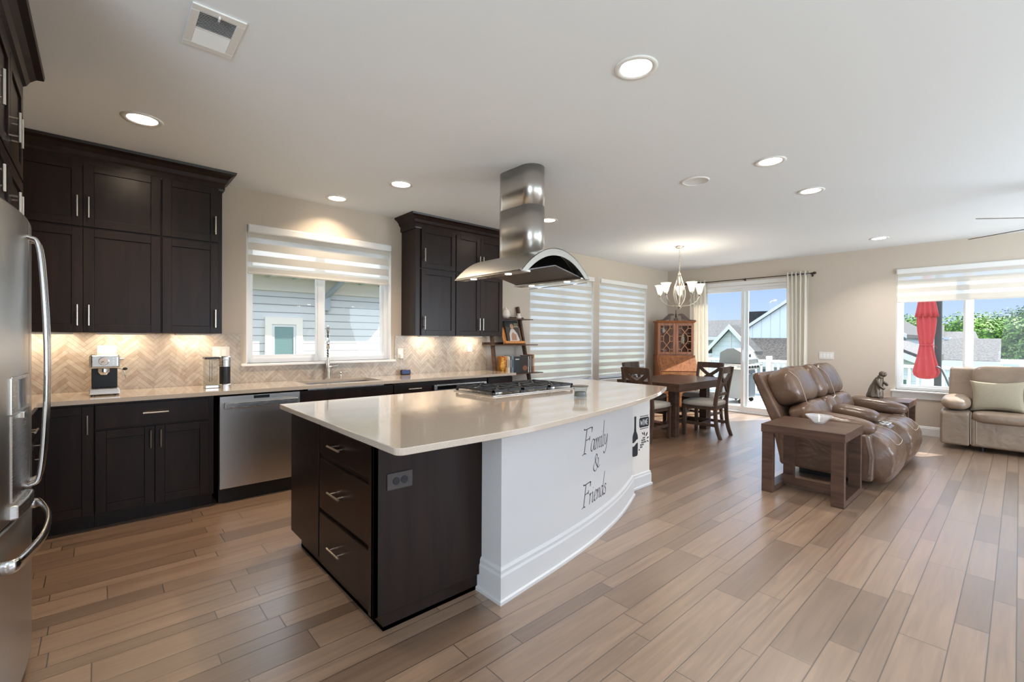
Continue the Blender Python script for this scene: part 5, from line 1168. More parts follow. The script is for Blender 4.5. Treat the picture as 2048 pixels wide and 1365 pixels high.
def rooster(c, s, label):
    t = thing('rooster_figurine', label, 'figurine', c); x, y, z = c
    mb = MB(); mb.lathe([(.0005, 0), (.03*s, 0), (.022*s, .02*s), (.012*s, .05*s), (.03*s, .08*s), (.036*s, .12*s), (.024*s, .16*s), (.015*s, .20*s), (.018*s, .22*s), (.0005, .24*s)], c, 16); mb.build('body', 'gold', t, smooth=True)
    mb = MB(); mb.ell((x+.02*s, y, z+.15*s), (.03*s, .02*s, .10*s), 1, 1, rot=(0, .4, 0), nu=10, nv=8); mb.build('tail', 'gold', t, smooth=True)
    mb = MB(); mb.ell((x, y, z+.245*s), (.022*s, .008*s, .022*s), 1, 1, nu=8, nv=6); mb.build('comb', 'red', t, smooth=True)
rooster((3.955, 4.575, .873), .95, 'painted golden rooster figurine left of the books')

# ================================================================== living area
def side_table(x0, x1, y0, y1, h, label, loc=None):
    t = thing('side_table', label, 'side table', ((x0+x1)/2, (y0+y1)/2, 0)); m = 'tablewood'; L = .09
    mb = MB(); mb.box(x0, y0, h-.072, x1, y1, h); mb.build('tabletop', m, t, bevel=.0025)
    for x in (x0+.006, x1-.006-.055):
        for y in (y0+.006, y1-.006-L):
            mb = MB(); mb.box(x, y, 0, x+.055, y+L, h-.072); mb.build('leg', m, t, bevel=.002)
    for y in (y0+.006, y1-.006-L):
        mb = MB(); mb.box(x0+.06, y+.0, .004, x1-.06, y+L, .052); mb.build('bottom_rail', m, t, bevel=.002)
    mb = MB(); xm = (x0+x1)/2; mb.box(xm-.04, y0+.09, .030, xm+.04, y1-.09, .082); mb.build('stretcher', m, t, bevel=.002)
    return t
side_table(4.395, 5.02, .922, 1.545, .60, 'brown wood side table with the glass bowl, nearest the camera')
side_table(7.20, 7.815, .885, 1.49, .60, 'brown wood side table with the statue, under the back window')
t = thing('glass_bowl', 'cut crystal bowl on the near side table', 'bowl', (4.79, 1.20, .60))
mb = MB(); mb.lathe([(.0005, .003), (.035, .004), (.06, .028), (.10, .062), (.106, .075), (.098, .070), (.055, .036), (.03, .016), (.0005, .014)], (4.79, 1.20, .60), 40, fold=(.05, 20, 0)); mb.build('bowl', 'crystal', t, smooth=False)
mb = MB(); mb.lathe([(.0005, 0), (.036, 0), (.036, .004), (.0005, .004)], (4.79, 1.20, .60), 24); mb.build('foot_ring', 'clear', t)
# statue: robed figure, stooped
p = Vector((7.46, 1.255, .60)); t = thing('statue', 'bronze statue of a robed stooping figure on the far side table', 'statue', p)
mb = MB(); mb.box(p.x-.075, p.y-.075, .60, p.x+.075, p.y+.075, .618); mb.build('plinth', 'bronze', t, bevel=.004)
mb = MB(); rings = []; n = 26
for i in range(18):
    k = i/17; z = .618+.255*k; rx = .062*(1-k)**.6*.9+.040; ry = .050*(1-k)**.7+.034; ox = .02*math.sin(k*2.2); oy = -.045*k**1.7
    rings.append([mb.bm.verts.new((p.x+ox+rx*(1+.13*math.sin(7*a+5*k)+.06*math.sin(13*a-9*k))*math.cos(a), p.y+oy+ry*(1+.13*math.sin(7*a+5*k))*math.sin(a), z)) for a in [2*PI*j/n for j in range(n)]])
for A, B in zip(rings, rings[1:]):
    for j in range(n): mb.bm.faces.new((A[j], A[(j+1) % n], B[(j+1) % n], B[j]))
mb.bm.faces.new(rings[0][::-1]); mb.bm.faces.new(rings[-1])
mb.ell((p.x+.01, p.y-.055, .875), (.085, .070, .06), 1, 1, rot=(.5, 0, 0), nu=16, nv=10)
mb.tube(smooth_pts([p+Vector((.05, -.03, .26)), p+Vector((.06, -.09, .20)), p+Vector((.015, -.12, .18)), p+Vector((-.01, -.11, .20))], 5), .016, n=8)
mb.tube(smooth_pts([p+Vector((-.05, -.02, .25)), p+Vector((-.075, -.06, .17)), p+Vector((-.04, -.10, .13))], 5), .017, n=8)
mb.build('robed_figure', 'bronze', t, smooth=True)
mb = MB(); mb.ell((p.x+.012, p.y-.088, .912), (.054, .062, .070), 1, 1, rot=(.5, 0, 0), nu=16, nv=12); mb.ell((p.x+.012, p.y-.070, .915), (.070, .068, .078), 1, 1, nu=14, nv=10); mb.build('hooded_head', 'bronze', t, smooth=True)

# --- reclining loveseat with console, faces -y
def loveseat():
    X0, X1 = 5.11, 7.10; t = thing('loveseat', 'taupe leather reclining loveseat with centre console and cup holders', 'sofa', ((X0+X1)/2, 1.3, 0)); m = 'leather'
    def soft(nm, c, s, e1=.4, e2=.35, rot=(0, 0, 0), mm=m, fn=None, nu=36, nv=20, parent=t):
        mb = MB(); mb.ell(c, s, e1, e2, rot, nu, nv, fn); return mb.build(nm, mm, parent, smooth=True)
    for i, (a, b) in enumerate(((X0, X0+.20), (X1-.20, X1))):        # arms
        mb = MB(); mb.prism([(.875, .07), (.865, .30), (.90, .50), (1.50, .52), (1.66, .50), (1.63, .09)], a+.02, b-.02, 'x'); ar = mb.build('arm', m, t, bevel=.03, seg=4, smooth=False)
        soft('arm_pad', ((a+b)/2+(.03 if i == 0 else -.01), 1.165, .565), (.245, .60, .155), .75, .6, (R(5), 0, 0), parent=ar)
    # outer back, leaning
    mb = MB(); mb.prism([(1.52, .12), (1.62, .08), (1.72, .52), (1.905, .95), (1.885, 1.0), (1.83, 1.0), (1.60, .52)], X0+.035, X1-.035, 'x'); mb.build('outer_back', m, t, bevel=.022, seg=4)
    mb = MB(); mb.box(X0+.12, .96, .07, X1-.12, 1.58, .36); mb.build('base', m, t, bevel=.02)
    for xx in (X0+.2, X1-.3): mb = MB(); mb.box(xx, 1.0, .0, xx+.1, 1.5, .07); mb.build('recliner_mechanism', 'black', t)
    secs = ((5.20, 5.93, 1), (5.93, 6.24, 0), (6.24, 6.98, 1))
    for a, b, seat in secs:
        w = b-a; c = (a+b)/2; dx = 0
        def wr(p, w=w):
            q = p.copy(); q.z += .006*math.sin(p.x*48)*(1 if p.y < 0 else .3); q.y += .010*math.cos(p.x/w*PI*2)*(-1 if p.y < 0 else 0); return q
        hb = soft('back_cushion', (c, 1.640, .855), (w*1.0, .30, .40), .62, .42, (R(-25), 0, 0), fn=wr, nu=56)
        mb = MB(); e_ = []
        soft('lumbar_cushion', (c, 1.475, .590), (w*.97, .24, .24), .62, .42, (R(-24), 0, 0), fn=wr, nu=56)
        if seat:
            mb = MB(); zx = a+.085; zs = smooth_pts([(zx, 1.60, 1.03), (zx, 1.515, .96), (zx, 1.465, .84), (zx, 1.43, .72)], 5); mb.tube(zs, .003, n=5); mb.build('seam', 'stitch', hb, smooth=True)
            soft('seat_cushion', (c, 1.18, .405), (w*.96, .62, .20), .5, .35, (R(3), 0, 0))
            # bulging front / footrest with stitched pad
            pr = smooth_pts([(1.08, .475, 0), (.95, .495, 0), (.84, .470, 0), (.755, .395, 0), (.722, .28, 0), (.735, .16, 0), (.79, .055, 0), (.86, .045, 0)], 5)
            mb = MB(); n = 18; rr = []
            for i in range(n+1):
                u = i/n*2-1; k = 1-.07*abs(u)**8-.035*abs(u)**2
                rr.append([mb.bm.verts.new((c+u*w*.475, 1.02+(q.x-1.02)*k+.004*math.sin(j*1.7+u*7), .25+(q.y-.25)*k)) for j, q in enumerate(pr)]+[mb.bm.verts.new((c+u*w*.47, 1.0, .08)), mb.bm.verts.new((c+u*w*.47, 1.05, .40))])
            for A, B in zip(rr, rr[1:]):
                for j in range(len(A)): mb.bm.faces.new((A[j], A[(j+1) % len(A)], B[(j+1) % len(A)], B[j]))
            mb.bm.faces.new(rr[0][::-1]); mb.bm.faces.new(rr[-1]); ft = mb.build('footrest', m, t, smooth=True)
            mb = MB(); A = pr[4:]; 
            for s in (-1, 1):
                pt = [(c+s*w*(.27-.05*min(1, i/6)), q.x-.004, q.y+.004) for i, q in enumerate(A[:12])]
                mb.tube(pt, .0028, n=5)
            qe = A[11]; mb.tube([(c-w*.215, qe.x-.006, qe.y+.002), (c-w*.1, qe.x-.012, qe.y-.012), (c+w*.1, qe.x-.012, qe.y-.012), (c+w*.215, qe.x-.006, qe.y+.002)], .0028, n=5)
            mb.build('stitching', 'stitch', ft, smooth=True, merge=False)
        else:
            mb = MB(); mb.prism([(.86, .09), (.845, .38), (.875, .455), (.93, .485), (1.45, .49), (1.50, .30), (1.50, .09)], a+.02, b-.02, 'x'); cs = mb.build('console', m, t, bevel=.02, seg=4)
            soft('console_pad', (c, 1.21, .560), (w*.88, .46, .15), .75, .5, (R(6), 0, 0))
            for yy in (.935,):
                for k in (-1, 1):
                    mb = MB(); mb.lathe([(.034, .484), (.036, .492), (.045, .492), (.047, .485)], (c+k*.062, yy, 0), 24); mb.build('cup_holder', 'chrome', cs, smooth=True)
                    mb = MB(); mb.lathe([(.0005, .4865), (.035, .4865)], (c+k*.062, yy, 0), 24); mb.build('cup_well', 'black', cs)
loveseat()

# --- sofa under the back window, faces -x
def sofa():
    t = thing('sofa', 'tan leather reclining sofa in front of the back window', 'sofa', (8.25, -.45, 0)); m = 'leather2'
    def soft(nm, c, s, e1=.4, e2=.35, rot=(0, 0, 0), fn=None, parent=t, nu=36):
        mb = MB(); mb.ell(c, s, e1, e2, rot, nu, 20, fn); return mb.build(nm, m, parent, smooth=True)
    ye = -1.62
    for y0, y1 in ((.405, .672), (ye, ye+.267)):
        mb = MB(); mb.prism([(7.90, .055), (7.895, .44), (7.93, .475), (8.45, .50), (8.60, .50), (8.60, .055)], y0, y1, 'y'); ar = mb.build('arm', m, t, bevel=.028, seg=4)
        soft('arm_pad', (8.12, (y0+y1)/2, .575), (.50, .275, .165), .8, .7, (0, R(-6), 0), parent=ar)
    mb = MB(); mb.prism([(8.30, .10), (8.33, .60), (8.48, .985), (8.56, 1.0), (8.62, .98), (8.62, .10)], ye+.03, .63, 'y'); mb.build('outer_back', m, t, bevel=.03, seg=4)
    for y0, y1 in ((-.245, .405), (-.895, -.245), (ye+.267, -.895)):
        c = (y0+y1)/2; w = y1-y0
        mb = MB(); mb.box(7.905, y0+.003, .06, 8.35, y1-.003, .40); fr = mb.build('front_panel', m, t, bevel=.03, seg=4)
        soft('seat_cushion', (8.12, c, .42), (.50, w*.985, .15), .5, .35)
        soft('headrest_cushion', (8.40, c, .885), (.24, w*1.02, .29), .55, .35, (0, R(14), 0)); soft('lumbar_cushion', (8.33, c, .625), (.22, w*.99, .27), .55, .35, (0, R(16), 0))
        mb = MB(); mb.tube([(7.902, y1-.06, .10), (7.900, y1-.06, .38)], .0028, n=5); mb.build('seam', 'stitch', fr)
    mb = MB(); mb.tube([(7.893, .395, .09), (7.888, .395, .43), (7.93, .395, .478)], .003, n=5); mb.build('seam', 'stitch', t)
    for y in (.30, -1.3):
        mb = MB(); mb.cyl((8.02, y, 0), (8.02, y, .06), .022, n=12); mb.build('foot', 'black', t); mb = MB(); mb.cyl((8.5, y, 0), (8.5, y, .06), .022, n=12); mb.build('foot', 'black', t)
sofa()
p = Vector((8.13, .18, .672)); mb = MB()
def pil(q):
    # q on a superellipsoid: spread into a square cushion with pinched, pointed corners
    u, v = max(-1, min(1, q.y/.215)), max(-1, min(1, q.z/.175)); r = q.copy()
    th = math.sqrt(max(0, 1-u*u))**.55*math.sqrt(max(0, 1-v*v))**.55
    r.x = math.copysign(.085*th+.002, q.x); r.y = q.y*(1+.10*abs(u)*(v*v)-.03*(1-v*v)*abs(u)); r.z = q.z*(1+.10*abs(v)*(u*u)-.06*(1-u*u)*abs(v))
    return r
def cushion(mb, c, w, h, rot, n=24):
    m = Euler(rot).to_matrix()
    for sg in (-1, 1):
        g = [[mb.bm.verts.new(c+m@pil(Vector((sg, -w/2+w*i/n, -h/2+h*j/n)))) for j in range(n+1)] for i in range(n+1)]
        for i in range(n):
            for j in range(n): mb.bm.faces.new((g[i][j], g[i+1][j], g[i+1][j+1], g[i][j+1]))
cushion(mb, p, .43, .35, (R(-2), R(16), 0))
def knit():
    m, n, l, b = nt('sage_waffle_knit'); t = n.new('ShaderNodeTexCoord'); s = n.new('ShaderNodeSeparateXYZ'); l.new(t.outputs['Object'], s.inputs[0]); o = []
    for a in ('Y', 'Z'):
        q = n.new('ShaderNodeMath'); q.operation = 'MULTIPLY'; q.inputs[1].default_value = 470; l.new(s.outputs[a], q.inputs[0]); w = n.new('ShaderNodeMath'); w.operation = 'SINE'; l.new(q.outputs[0], w.inputs[0]); o.append(w.outputs[0])
    k = n.new('ShaderNodeMath'); k.operation = 'MULTIPLY'; l.new(o[0], k.inputs[0]); l.new(o[1], k.inputs[1])
    r = n.new('ShaderNodeValToRGB'); r.color_ramp.elements[0].color = (.27, .225, .15, 1); r.color_ramp.elements[1].color = (.52, .46, .36, 1); l.new(k.outputs[0], r.inputs[0]); l.new(r.outputs[0], b.inputs['Base Color']); b.inputs['Roughness'].default_value = 1
    return m
tag(mb.build('throw_pillow', knit(), loc=p-Vector((0, 0, .17)), smooth=True), 'sage green waffle-knit pillow leaning on the tan sofa', 'pillow')

t = thing('wall_switch', 'wide five-gang light switch plate on the back wall right of the patio door', 'light switch', (WB, 2.098, 1.096))
mb = MB(); mb.box(WB-.006, 1.995, 1.036, WB-.0002, 2.200, 1.156); mb.build('plate', 'plate', t, bevel=.002)
for k in range(4):
    mb = MB(); y = 2.028+k*.046; mb.box(WB-.009, y-.015, 1.064, WB-.005, y+.015, 1.130); mb.build('rocker', 'white', t, bevel=.001)

# ================================================================== outside
mb = MB(); mb.box(-40, -90, -3.2, 160, 110, -3.15); struct(mb.build('ground', 'grass'))
mb = MB(); n = 26; x0, x1 = WB+.17, 12.12
for i in range(n): mb.box(x0+(x1-x0)*i/n+.003, -3.0, -.085, x0+(x1-x0)*(i+1)/n-.003, 6.2, -.05)
mb.box(x0, -3.0, -.30, x1, 6.2, -.088); struct(mb.build('deck', 'deck', merge=False))
t = thing('deck_railing', 'white railing with square balusters around the deck', 'railing', (12.0, 2, -.05))
mb = MB(); mb.box(11.96, -3, .80, 12.05, 6.2, .86); mb.build('top_rail', 'whitehouse', t, bevel=.006)
mb = MB(); mb.box(11.97, -3, .02, 12.03, 6.2, .07); mb.build('bottom_rail', 'whitehouse', t, bevel=.004)
for y in (6.1, 4.05, 2.0, -.05, -2.1):
    mb = MB(); mb.box(11.94, y-.055, -.05, 12.06, y+.055, .95); mb.build('post', 'whitehouse', t, bevel=.006)
k = 0; y = -2.9
b0 = None
while y < 6.1:
    if b0 is None: mb = MB(); mb.box(11.98, y-.019, .07, 12.02, y+.019, .80); b0 = mb.build('baluster', 'whitehouse', t); yb = y
    else: q = b0.copy(); COL.objects.link(q); q.parent = t; q.location = (0, y-yb, 0)
    y += .125

def grill():
    x0, x1, yb, yf = 10.30, 11.05, 4.50, 3.95; t = thing('grill', 'stainless gas grill on the deck behind the patio door', 'grill', ((x0+x1)/2, 4.22, -.05)); Z = -.05
    mb = MB(); mb.box(x0+.03, yf+.06, Z+.10, x1-.03, yb-.05, Z+.74); mb.build('cart', 'grillsteel', t, bevel=.01)
    for k in range(2):
        mb = MB(); xa = x0+.05+k*.33; mb.box(xa, yf+.045, Z+.14, xa+.32, yf+.062, Z+.70); d = mb.build('door', mat('grill_door', (.10, .12, .15), .3, .6), t, bevel=.005)
        mb = MB(); mb.cyl((xa+.06, yf+.02, Z+.64), (xa+.26, yf+.02, Z+.64), .010, n=10); mb.build('handle', 'chrome', d)
    mb = MB(); mb.prism([(yf-.0, Z+.74), (yb, Z+.74), (yb, Z+.86), (yf-.0, Z+.86), (yf-.04, Z+.80)], x0, x1, 'x'); mb.build('firebox', 'steel_h', t, bevel=.006)
    lp = [(yf+.01, Z+.865), (yf+.02, Z+.98), (yf+.10, Z+1.12), (yf+.24, Z+1.20), (yf+.38, Z+1.19), (yb-.02, Z+1.10), (yb, Z+.865)]
    mb = MB(); mb.prism(lp, x0+.02, x1-.02, 'x'); ld = mb.build('lid', 'steel', t, bevel=.01)
    for x in (x0, x1-.022):
        mb = MB(); mb.prism([(a+(4.22-a)*-.03, b+.006) for a, b in lp], x, x+.022, 'x'); mb.build('lid_end_cap', mat('grill_end_cap', (.16, .17, .17), .5), ld, bevel=.004)
    mb = MB(); mb.cyl((x0+.12, yf-.035, Z+.97), (x1-.12, yf-.035, Z+.97), .012, n=10); [mb.cyl((x, yf-.035, Z+.97), (x, yf+.02, Z+.97), .008, n=8) for x in (x0+.16, x1-.16)]; mb.build('handle', 'chrome', ld)
    mb = MB(); mb.prism([((x0+x1)/2+.035*math.cos(a), Z+1.035+.045*math.sin(a)) for a in [2*PI*j/16 for j in range(16)]], yf+.035, yf+.05, 'y'); mb.build('gauge', 'blackm', ld)
    for k in range(4):
        mb = MB(); x = x0+.14+k*.155; mb.cyl((x, yf-.02, Z+.80), (x, yf-.06, Z+.80), .028, n=16); mb.build('knob', 'black', t)
    for xa, xb in ((x0-.34, x0-.005), (x1+.005, x1+.34)):
        mb = MB(); mb.box(xa, yf+.03, Z+.80, xb, yb-.04, Z+.84); mb.build('side_shelf', 'steel_h', t, bevel=.008)
    for x in (x0+.08, x1-.08):
        for y in (yf+.12, yb-.1): mb = MB(); mb.cyl((x-.012, y, Z+.05), (x+.012, y, Z+.05), .05, n=14); mb.build('wheel', 'black', t)
grill()
def umbrella():
    x, y = 10.8, 1.105; t = thing('patio_umbrella', 'closed red cantilever umbrella hanging outside the back window', 'umbrella', (10.95, 1.0, -.05))
    mb = MB(); mb.lathe([(.02, 2.62), (.05, 2.5), (.085, 2.2), (.105, 2.03), (.130, 1.86), (.145, 1.765), (.13, 1.77), (.12, 1.80)], (x, y, 0), 64, fold=(.14, 11, 3)); mb.build('top_flap', 'red', t, smooth=True)
    mb = MB(); mb.lathe([(.115, 1.80), (.122, 1.70), (.108, 1.50), (.082, 1.27), (.105, 1.10), (.140, .92), (.163, .80), (.150, .74), (.10, .69), (.05, .675), (.0005, .68)], (x, y, 0), 72, fold=(.13, 9, 4)); mb.build('canopy', 'red', t, smooth=True)
    mb = MB(); mb.lathe([(.080, 1.255), (.094, 1.26), (.094, 1.285), (.080, 1.29)], (x, y, 0), 24); mb.tube(smooth_pts([(x-.08, y-.03, 1.27), (x-.11, y-.09, 1.29), (x-.09, y-.15, 1.22)], 5), .012, n=6, flat=(1, .3)); mb.build('tie_strap', 'red', t, smooth=True)
    mb = MB(); mb.box(11.01, .925, -.02, 11.08, 1.02, 2.9, rot=(0, 0, 0)); mb.build('mast', 'mast', t, bevel=.008)
    mb = MB(); mb.bar((11.04, .97, 2.86), (x, y, 2.66), .05, .06); mb.build('boom', 'mast', t)
    mb = MB(); mb.tube(smooth_pts([(10.72, .965, .90), (10.72, .91, .87), (10.76, .86, .74), (10.82, .80, .55), (10.9, .76, .45)], 6), .024, n=8, flat=(1, .55)); mb.build('crank_handle', 'mast', t, smooth=True)
    mb = MB(); mb.box(10.7, .62, -.05, 11.4, 1.32, .03); mb.box(10.95, .88, .03, 11.14, 1.08, .30); mb.box(10.92, 1.08, .3, 11.0, 1.22, .50); mb.build('base', 'mast', t, bevel=.01)
umbrella()

# neighbour's side wall seen through the kitchen window
def hwin(t, T, u0, u1, z0, z1, tr=.09, mull=True, glass='winglass', y=0):
    mb = MB(T); mb.box(u0-tr, y-.045, z0-tr, u0, y, z1+tr); mb.box(u1, y-.045, z0-tr, u1+tr, y, z1+tr); mb.box(u0, y-.045, z1, u1, y, z1+tr); mb.box(u0, y-.045, z0-tr, u1, y, z0)
    w = mb.build('window', 'whitehouse', t)
    mb = MB(T); mb.box(u0, y-.02, z0, u1, y-.005, z1); mb.build('pane', glass, w)
    if mull: mb = MB(T); mb.box(u0, y-.028, (z0+z1)/2-.02, u1, y-.018, (z0+z1)/2+.02); mb.build('mullion', 'whitehouse', w)
t = thing('neighbor_house', 'grey sided house close outside the kitchen window', 'house', (3.5, 10, -3.15))
mb = MB(); mb.box(-4.5, 9.0, -3.15, 4.9, 16, 2.18); mb.build('wall', 'siding', t)
mb = MB(); mb.box(-4.5, 8.97, 2.18, 4.9, 16, 2.52); mb.build('frieze', 'cream', t)
mb = MB(); mb.box(-5, 8.45, 2.52, 5.2, 16.5, 2.60); mb.box(-5, 8.40, 2.52, 5.2, 8.46, 2.78); mb.build('soffit', 'whitehouse', t)
for i in range(10):
    x = .95+i*.42
    mb = MB(); mb.box(x, 8.55, 2.40, x+.07, 8.97, 2.52); mb.build('bracket', 'whitehouse', t)
mb = MB(); mb.prism([(8.40, 2.78), (16.6, 2.78), (12.5, 5.4)], -5, 5.2, 'x'); mb.build('roof', 'shingled', t)
T = Matrix.Translation((0, 9.0, 0))
mb = MB(); u0, u1, z1 = 2.29, 2.69, 1.56
mb.box(2.175, 8.955, .86, 2.285, 9.0, 1.70); mb.box(2.695, 8.955, .86, 2.81, 9.0, 1.70); mb.box(2.285, 8.955, 1.575, 2.695, 9.0, 1.70); mb.box(2.285, 8.955, .80, 2.695, 9.0, .90); w = mb.build('window', 'cream', t)
mb = MB(); mb.box(2.285, 8.965, .90, 2.33, 8.995, 1.575); mb.box(2.65, 8.965, .90, 2.695, 8.995, 1.575); mb.box(2.33, 8.965, 1.53, 2.65, 8.995, 1.575); mb.build('sash', 'whitehouse', w)
mb = MB(); mb.box(2.32, 8.975, .90, 2.66, 8.985, 1.54); mb.build('blind', 'tealblind', w)
mb = MB(); mb.box(3.10, 8.90, 1.86, 3.30, 8.99, 2.12); mb.bar((3.22, 8.95, 2.10), (3.50, 8.60, 2.50), .10, .07); mb.build('downspout_elbow', mat('galvanised_gutter', (.38, .40, .43), .5, .3), t)

def gable(t, X, yc, hw, ze, za, depth, wallm, roofm, zb=-3.15, ov=.35, rake=.16, wx=None):
    """gable end facing -x at plane X"""
    mb = MB(); mb.prism([(yc-hw, zb), (yc+hw, zb), (yc+hw, ze), (yc, za), (yc-hw, ze)], X, X+depth, 'x'); mb.build('wall', wallm, t)
    s = (za-ze)/hw; y_ = hw+ov
    mb = MB()
    for k in (-1, 1): mb.prism([(yc, za+.02), (yc, za+.16), (yc+k*y_, za+.16-s*y_), (yc+k*y_, za+.02-s*y_)], X-ov+.03, X+depth+ov, 'x')
    mb.build('roof', roofm, t, merge=False)
    mb = MB()
    for k in (-1, 1): mb.prism([(yc, za+.17), (yc, za+.17-rake), (yc+k*y_, za+.17-rake-s*y_), (yc+k*y_, za+.17-s*y_)], X-ov, X-ov+.05, 'x')
    mb.build('rake_trim', 'whitehouse', t, merge=False)
def slope(t, y0, y1, xf, zf, xr, zr, m, eave=True, yr0=None, yr1=None):
    """roof plane rising away from the viewer"""
    yr0 = y0 if yr0 is None else yr0; yr1 = y1 if yr1 is None else yr1
    v = [(xf, y0, zf), (xf, y1, zf), (xr, yr1, zr), (xr, yr0, zr)]
    mb = MB(); mb._add(v+[(a, b, c-.12) for a, b, c in v], ((0, 1, 2, 3), (7, 6, 5, 4), (0, 4, 5, 1), (1, 5, 6, 2), (2, 6, 7, 3), (3, 7, 4, 0))); mb.build('roof', m, t)
    if eave: mb = MB(); mb.box(xf-.06, y0-.01, zf-.26, xf+.02, y1+.01, zf-.02); mb.build('gutter', 'whitehouse', t)

# house beyond the patio door (right part): big gable with lower brown porch roof
t = thing('house', 'pale blue gabled house with a brown shingle roof beyond the patio door', 'house', (24, 5.5, -3.15))
gable(t, 23.6, 6.3, 3.2, 1.50, 3.66, 9, 'vsiding', 'shingled', ov=.12)
slope(t, 4.0, 10.1, 21.6, .42, 23.55, 1.42, 'shingleb', yr1=9.15)
mb = MB(); mb.box(21.9, 4.0, -3.15, 23.6, 9.9, .25); mb.build('wall', 'siding2', t)
T = Tm(21.9, 0, 0, -PI/2); 
for y in (7.45, 8.6): hwin(t, T, -y-.22, -y+.22, -.9, .05)
mb = MB(); mb.prism([(10.0, 1.40), (9.75, 2.80), (7.0, 2.80), (7.0, 1.0), (10.0, .8)], 25.2, 30, 'x'); mb.build('roof', 'shingled', t)
# small white-trimmed gable house (left part)
t = thing('house', 'small house gable with thick white rake trim beyond the grill', 'house', (20, 8.3, -3.15))
gable(t, 19.6, 8.10, .78, .95, 1.80, .5, 'siding2', 'shingled', ov=.22, rake=.20)
mb = MB(); mb.box(19.57, 8.07, .3, 19.6, 8.11, 1.6); mb.build('batten', 'whitehouse', t)
t = thing('house', 'low grey-roofed house behind the small white-trimmed gable', 'house', (30, 13.5, -3.15))
mb = MB(); mb.box(31, 11.0, -3.15, 38, 19, 1.6); mb.build('wall', 'siding2', t)
slope(t, 10.8, 19.2, 30.6, 1.55, 34, 2.75, 'shingle')

# houses beyond the back window
t = thing('house', 'grey-roofed long house beyond the back window, left of the trees', 'house', (26, 2, -3.15))
mb = MB(); mb.box(26.4, -1.4, -3.15, 33, 3.0, .45); mb.box(25.9, .45, -3.15, 26.4, 2.4, .45); mb.build('wall', 'siding2', t)
slope(t, .50, 3.0, 25.9, .56, 29.0, 1.45, 'shingle', yr0=.55)
mb = MB(); mb.box(28.8, 2.15, .4, 32, 3.0, 1.50); mb.build('upper_wall', 'siding2', t)
slope(t, 2.35, 3.05, 28.7, 1.42, 31.5, 2.12, 'shingle', yr0=2.55); slope(t, 1.25, 2.6, 29.4, 1.44, 31.4, 1.80, 'shingle', yr0=1.45)
mb = MB(); mb.box(25.86, .52, .14, 25.95, 2.98, .29); mb.build('fascia', 'whitehouse', t)
T = Tm(25.88, 0, 0, -PI/2)
hwin(t, T, -1.95, -1.45, -1.2, -.15)
t = thing('house', 'pale blue house corner with sloping light roof left of the umbrella', 'house', (20, 4, -3.15))
mb = MB(); mb.prism([(2.05, -3.15), (3.4, -3.15), (3.4, 1.23), (2.05, .62)], 19.0, 24, 'x'); mb.build('wall', 'siding2', t)
mb = MB(); mb.prism([(1.95, .60), (1.95, .84), (3.5, 1.566), (3.5, 1.32)], 18.7, 24, 'x'); mb.build('roof', 'shingle', t)
mb = MB(); mb.prism([(1.95, .54), (1.95, .74), (3.5, 1.466), (3.5, 1.265)], 18.66, 18.72, 'x'); mb.build('rake_trim', 'whitehouse', t)
T = Tm(19.0, 0, 0, -PI/2)
hwin(t, T, -2.62, -2.40, -.48, .10)

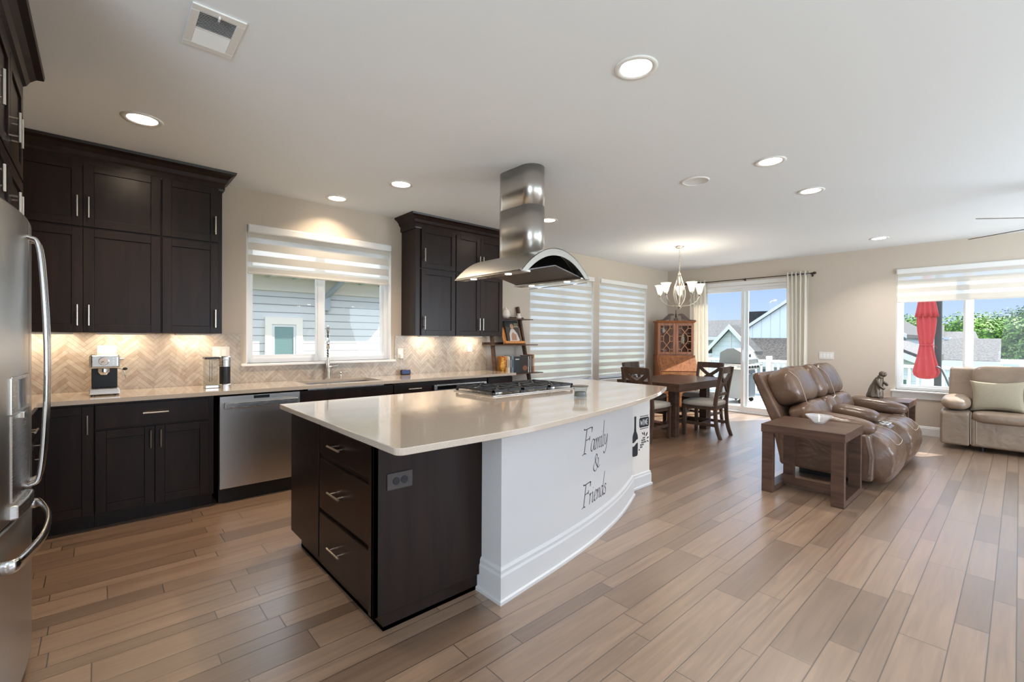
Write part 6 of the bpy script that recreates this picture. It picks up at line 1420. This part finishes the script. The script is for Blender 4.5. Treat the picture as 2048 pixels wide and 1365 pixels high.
# trees
def tree_mesh(seed, h, w, m):
    rnd = random.Random(seed); mb = MB(); bl = []
    for i in range(15):
        a = rnd.random()*6.28; q = rnd.random()**.6*w*.38; bl.append((q*math.cos(a), q*math.sin(a), h*(.42+.46*rnd.random()), w*(.16+.12*rnd.random())))
    bl.append((0, 0, h*.86, w*.2)); fs = []
    vs = []
    for i in range(14000):
        b = rnd.choice(bl); a = rnd.random()*6.28; cz = rnd.random()*2-1; s = math.sqrt(1-cz*cz); r = b[3]*(.60+.52*rnd.random()**.7)
        d = Vector((s*math.cos(a), s*math.sin(a), cz)); p = Vector(b[:3])+d*r; d = (d+Vector((rnd.random()-.5, rnd.random()-.5, rnd.random()-.2))*.9).normalized(); u = d.orthogonal().normalized(); v = d.cross(u); L = .06+.085*rnd.random()
        k = len(vs); vs += [p+u*L, p+v*L*.7, p-u*L, p-v*L*.7]; fs.append((k, k+1, k+2, k+3))
    me = bpy.data.meshes.new('foliage'); me.from_pydata([tuple(v) for v in vs], [], fs); me.materials.append(M[m])
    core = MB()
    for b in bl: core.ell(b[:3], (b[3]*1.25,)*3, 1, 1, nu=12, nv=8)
    tr = MB(); tr.tube(smooth_pts([(0, 0, 0), (.1, 0, h*.25), (-.1, .1, h*.5), (0, 0, h*.7)], 4), .3, n=8, rs=None)
    return me, core, tr, m
kinds = []
for sd_, h, w, m, lb in ((1, 8.2, 7.5, 'leaf', 'leafy green tree'), (2, 8.8, 8.5, 'leafd', 'dark green tree'), (3, 7.4, 7, 'leaf', 'bright green tree')):
    me, core, tr, m = tree_mesh(sd_, h, w, m); kinds.append((me, core, tr, m, lb))
protos = []
for i, (me, core, tr, m, lb) in enumerate(kinds):
    t = thing('tree', lb, 'tree', local=True, group='trees beyond the neighbouring roofs')
    o = bpy.data.objects.new('foliage', me); COL.objects.link(o); o.parent = t
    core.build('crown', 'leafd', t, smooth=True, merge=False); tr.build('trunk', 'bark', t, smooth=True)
    protos.append(t)
TR = [(0, 40, 1.4, .044, 'bright tree crown directly above the long grey roof, beside the window mullion'), (1, 58, 6.4, .045, 'dark tree rising behind the umbrella mast'), (2, 38, -2.2, .050, 'bright green tree behind the sofa, right of the window mullion'), (1, 60, -.6, .054, 'tall dark tree at the far right of the back window'),
      (0, 48, 7.4, .042, 'tree crown left of the red umbrella'), (0, 36, -6.0, .052, 'green tree low at the right edge of the back window'), (1, 62, 12.0, .044, 'dark tree between the umbrella and the left edge of the back window'),
      (2, 62, 24.0, .040, 'distant tree top nearer the dark roof beyond the patio door'), (0, 64, 30.5, .039, 'distant tree top farthest left beyond the patio door')]
used = set()
TOPS = (8.62, 9.37, 7.83)
for k, x, y, el_, lb in TR:
    if k not in used: used.add(k); o = protos[k]; o['label'] = lb; o.location = (x, y, -3.2); o.rotation_euler = (0, 0, x)
    else: o = dup(protos[k], (x, y, -3.2), x*1.7, lb)
    s = (1.352+el_*x+3.2)/TOPS[k]; o.scale = (s, s, s)
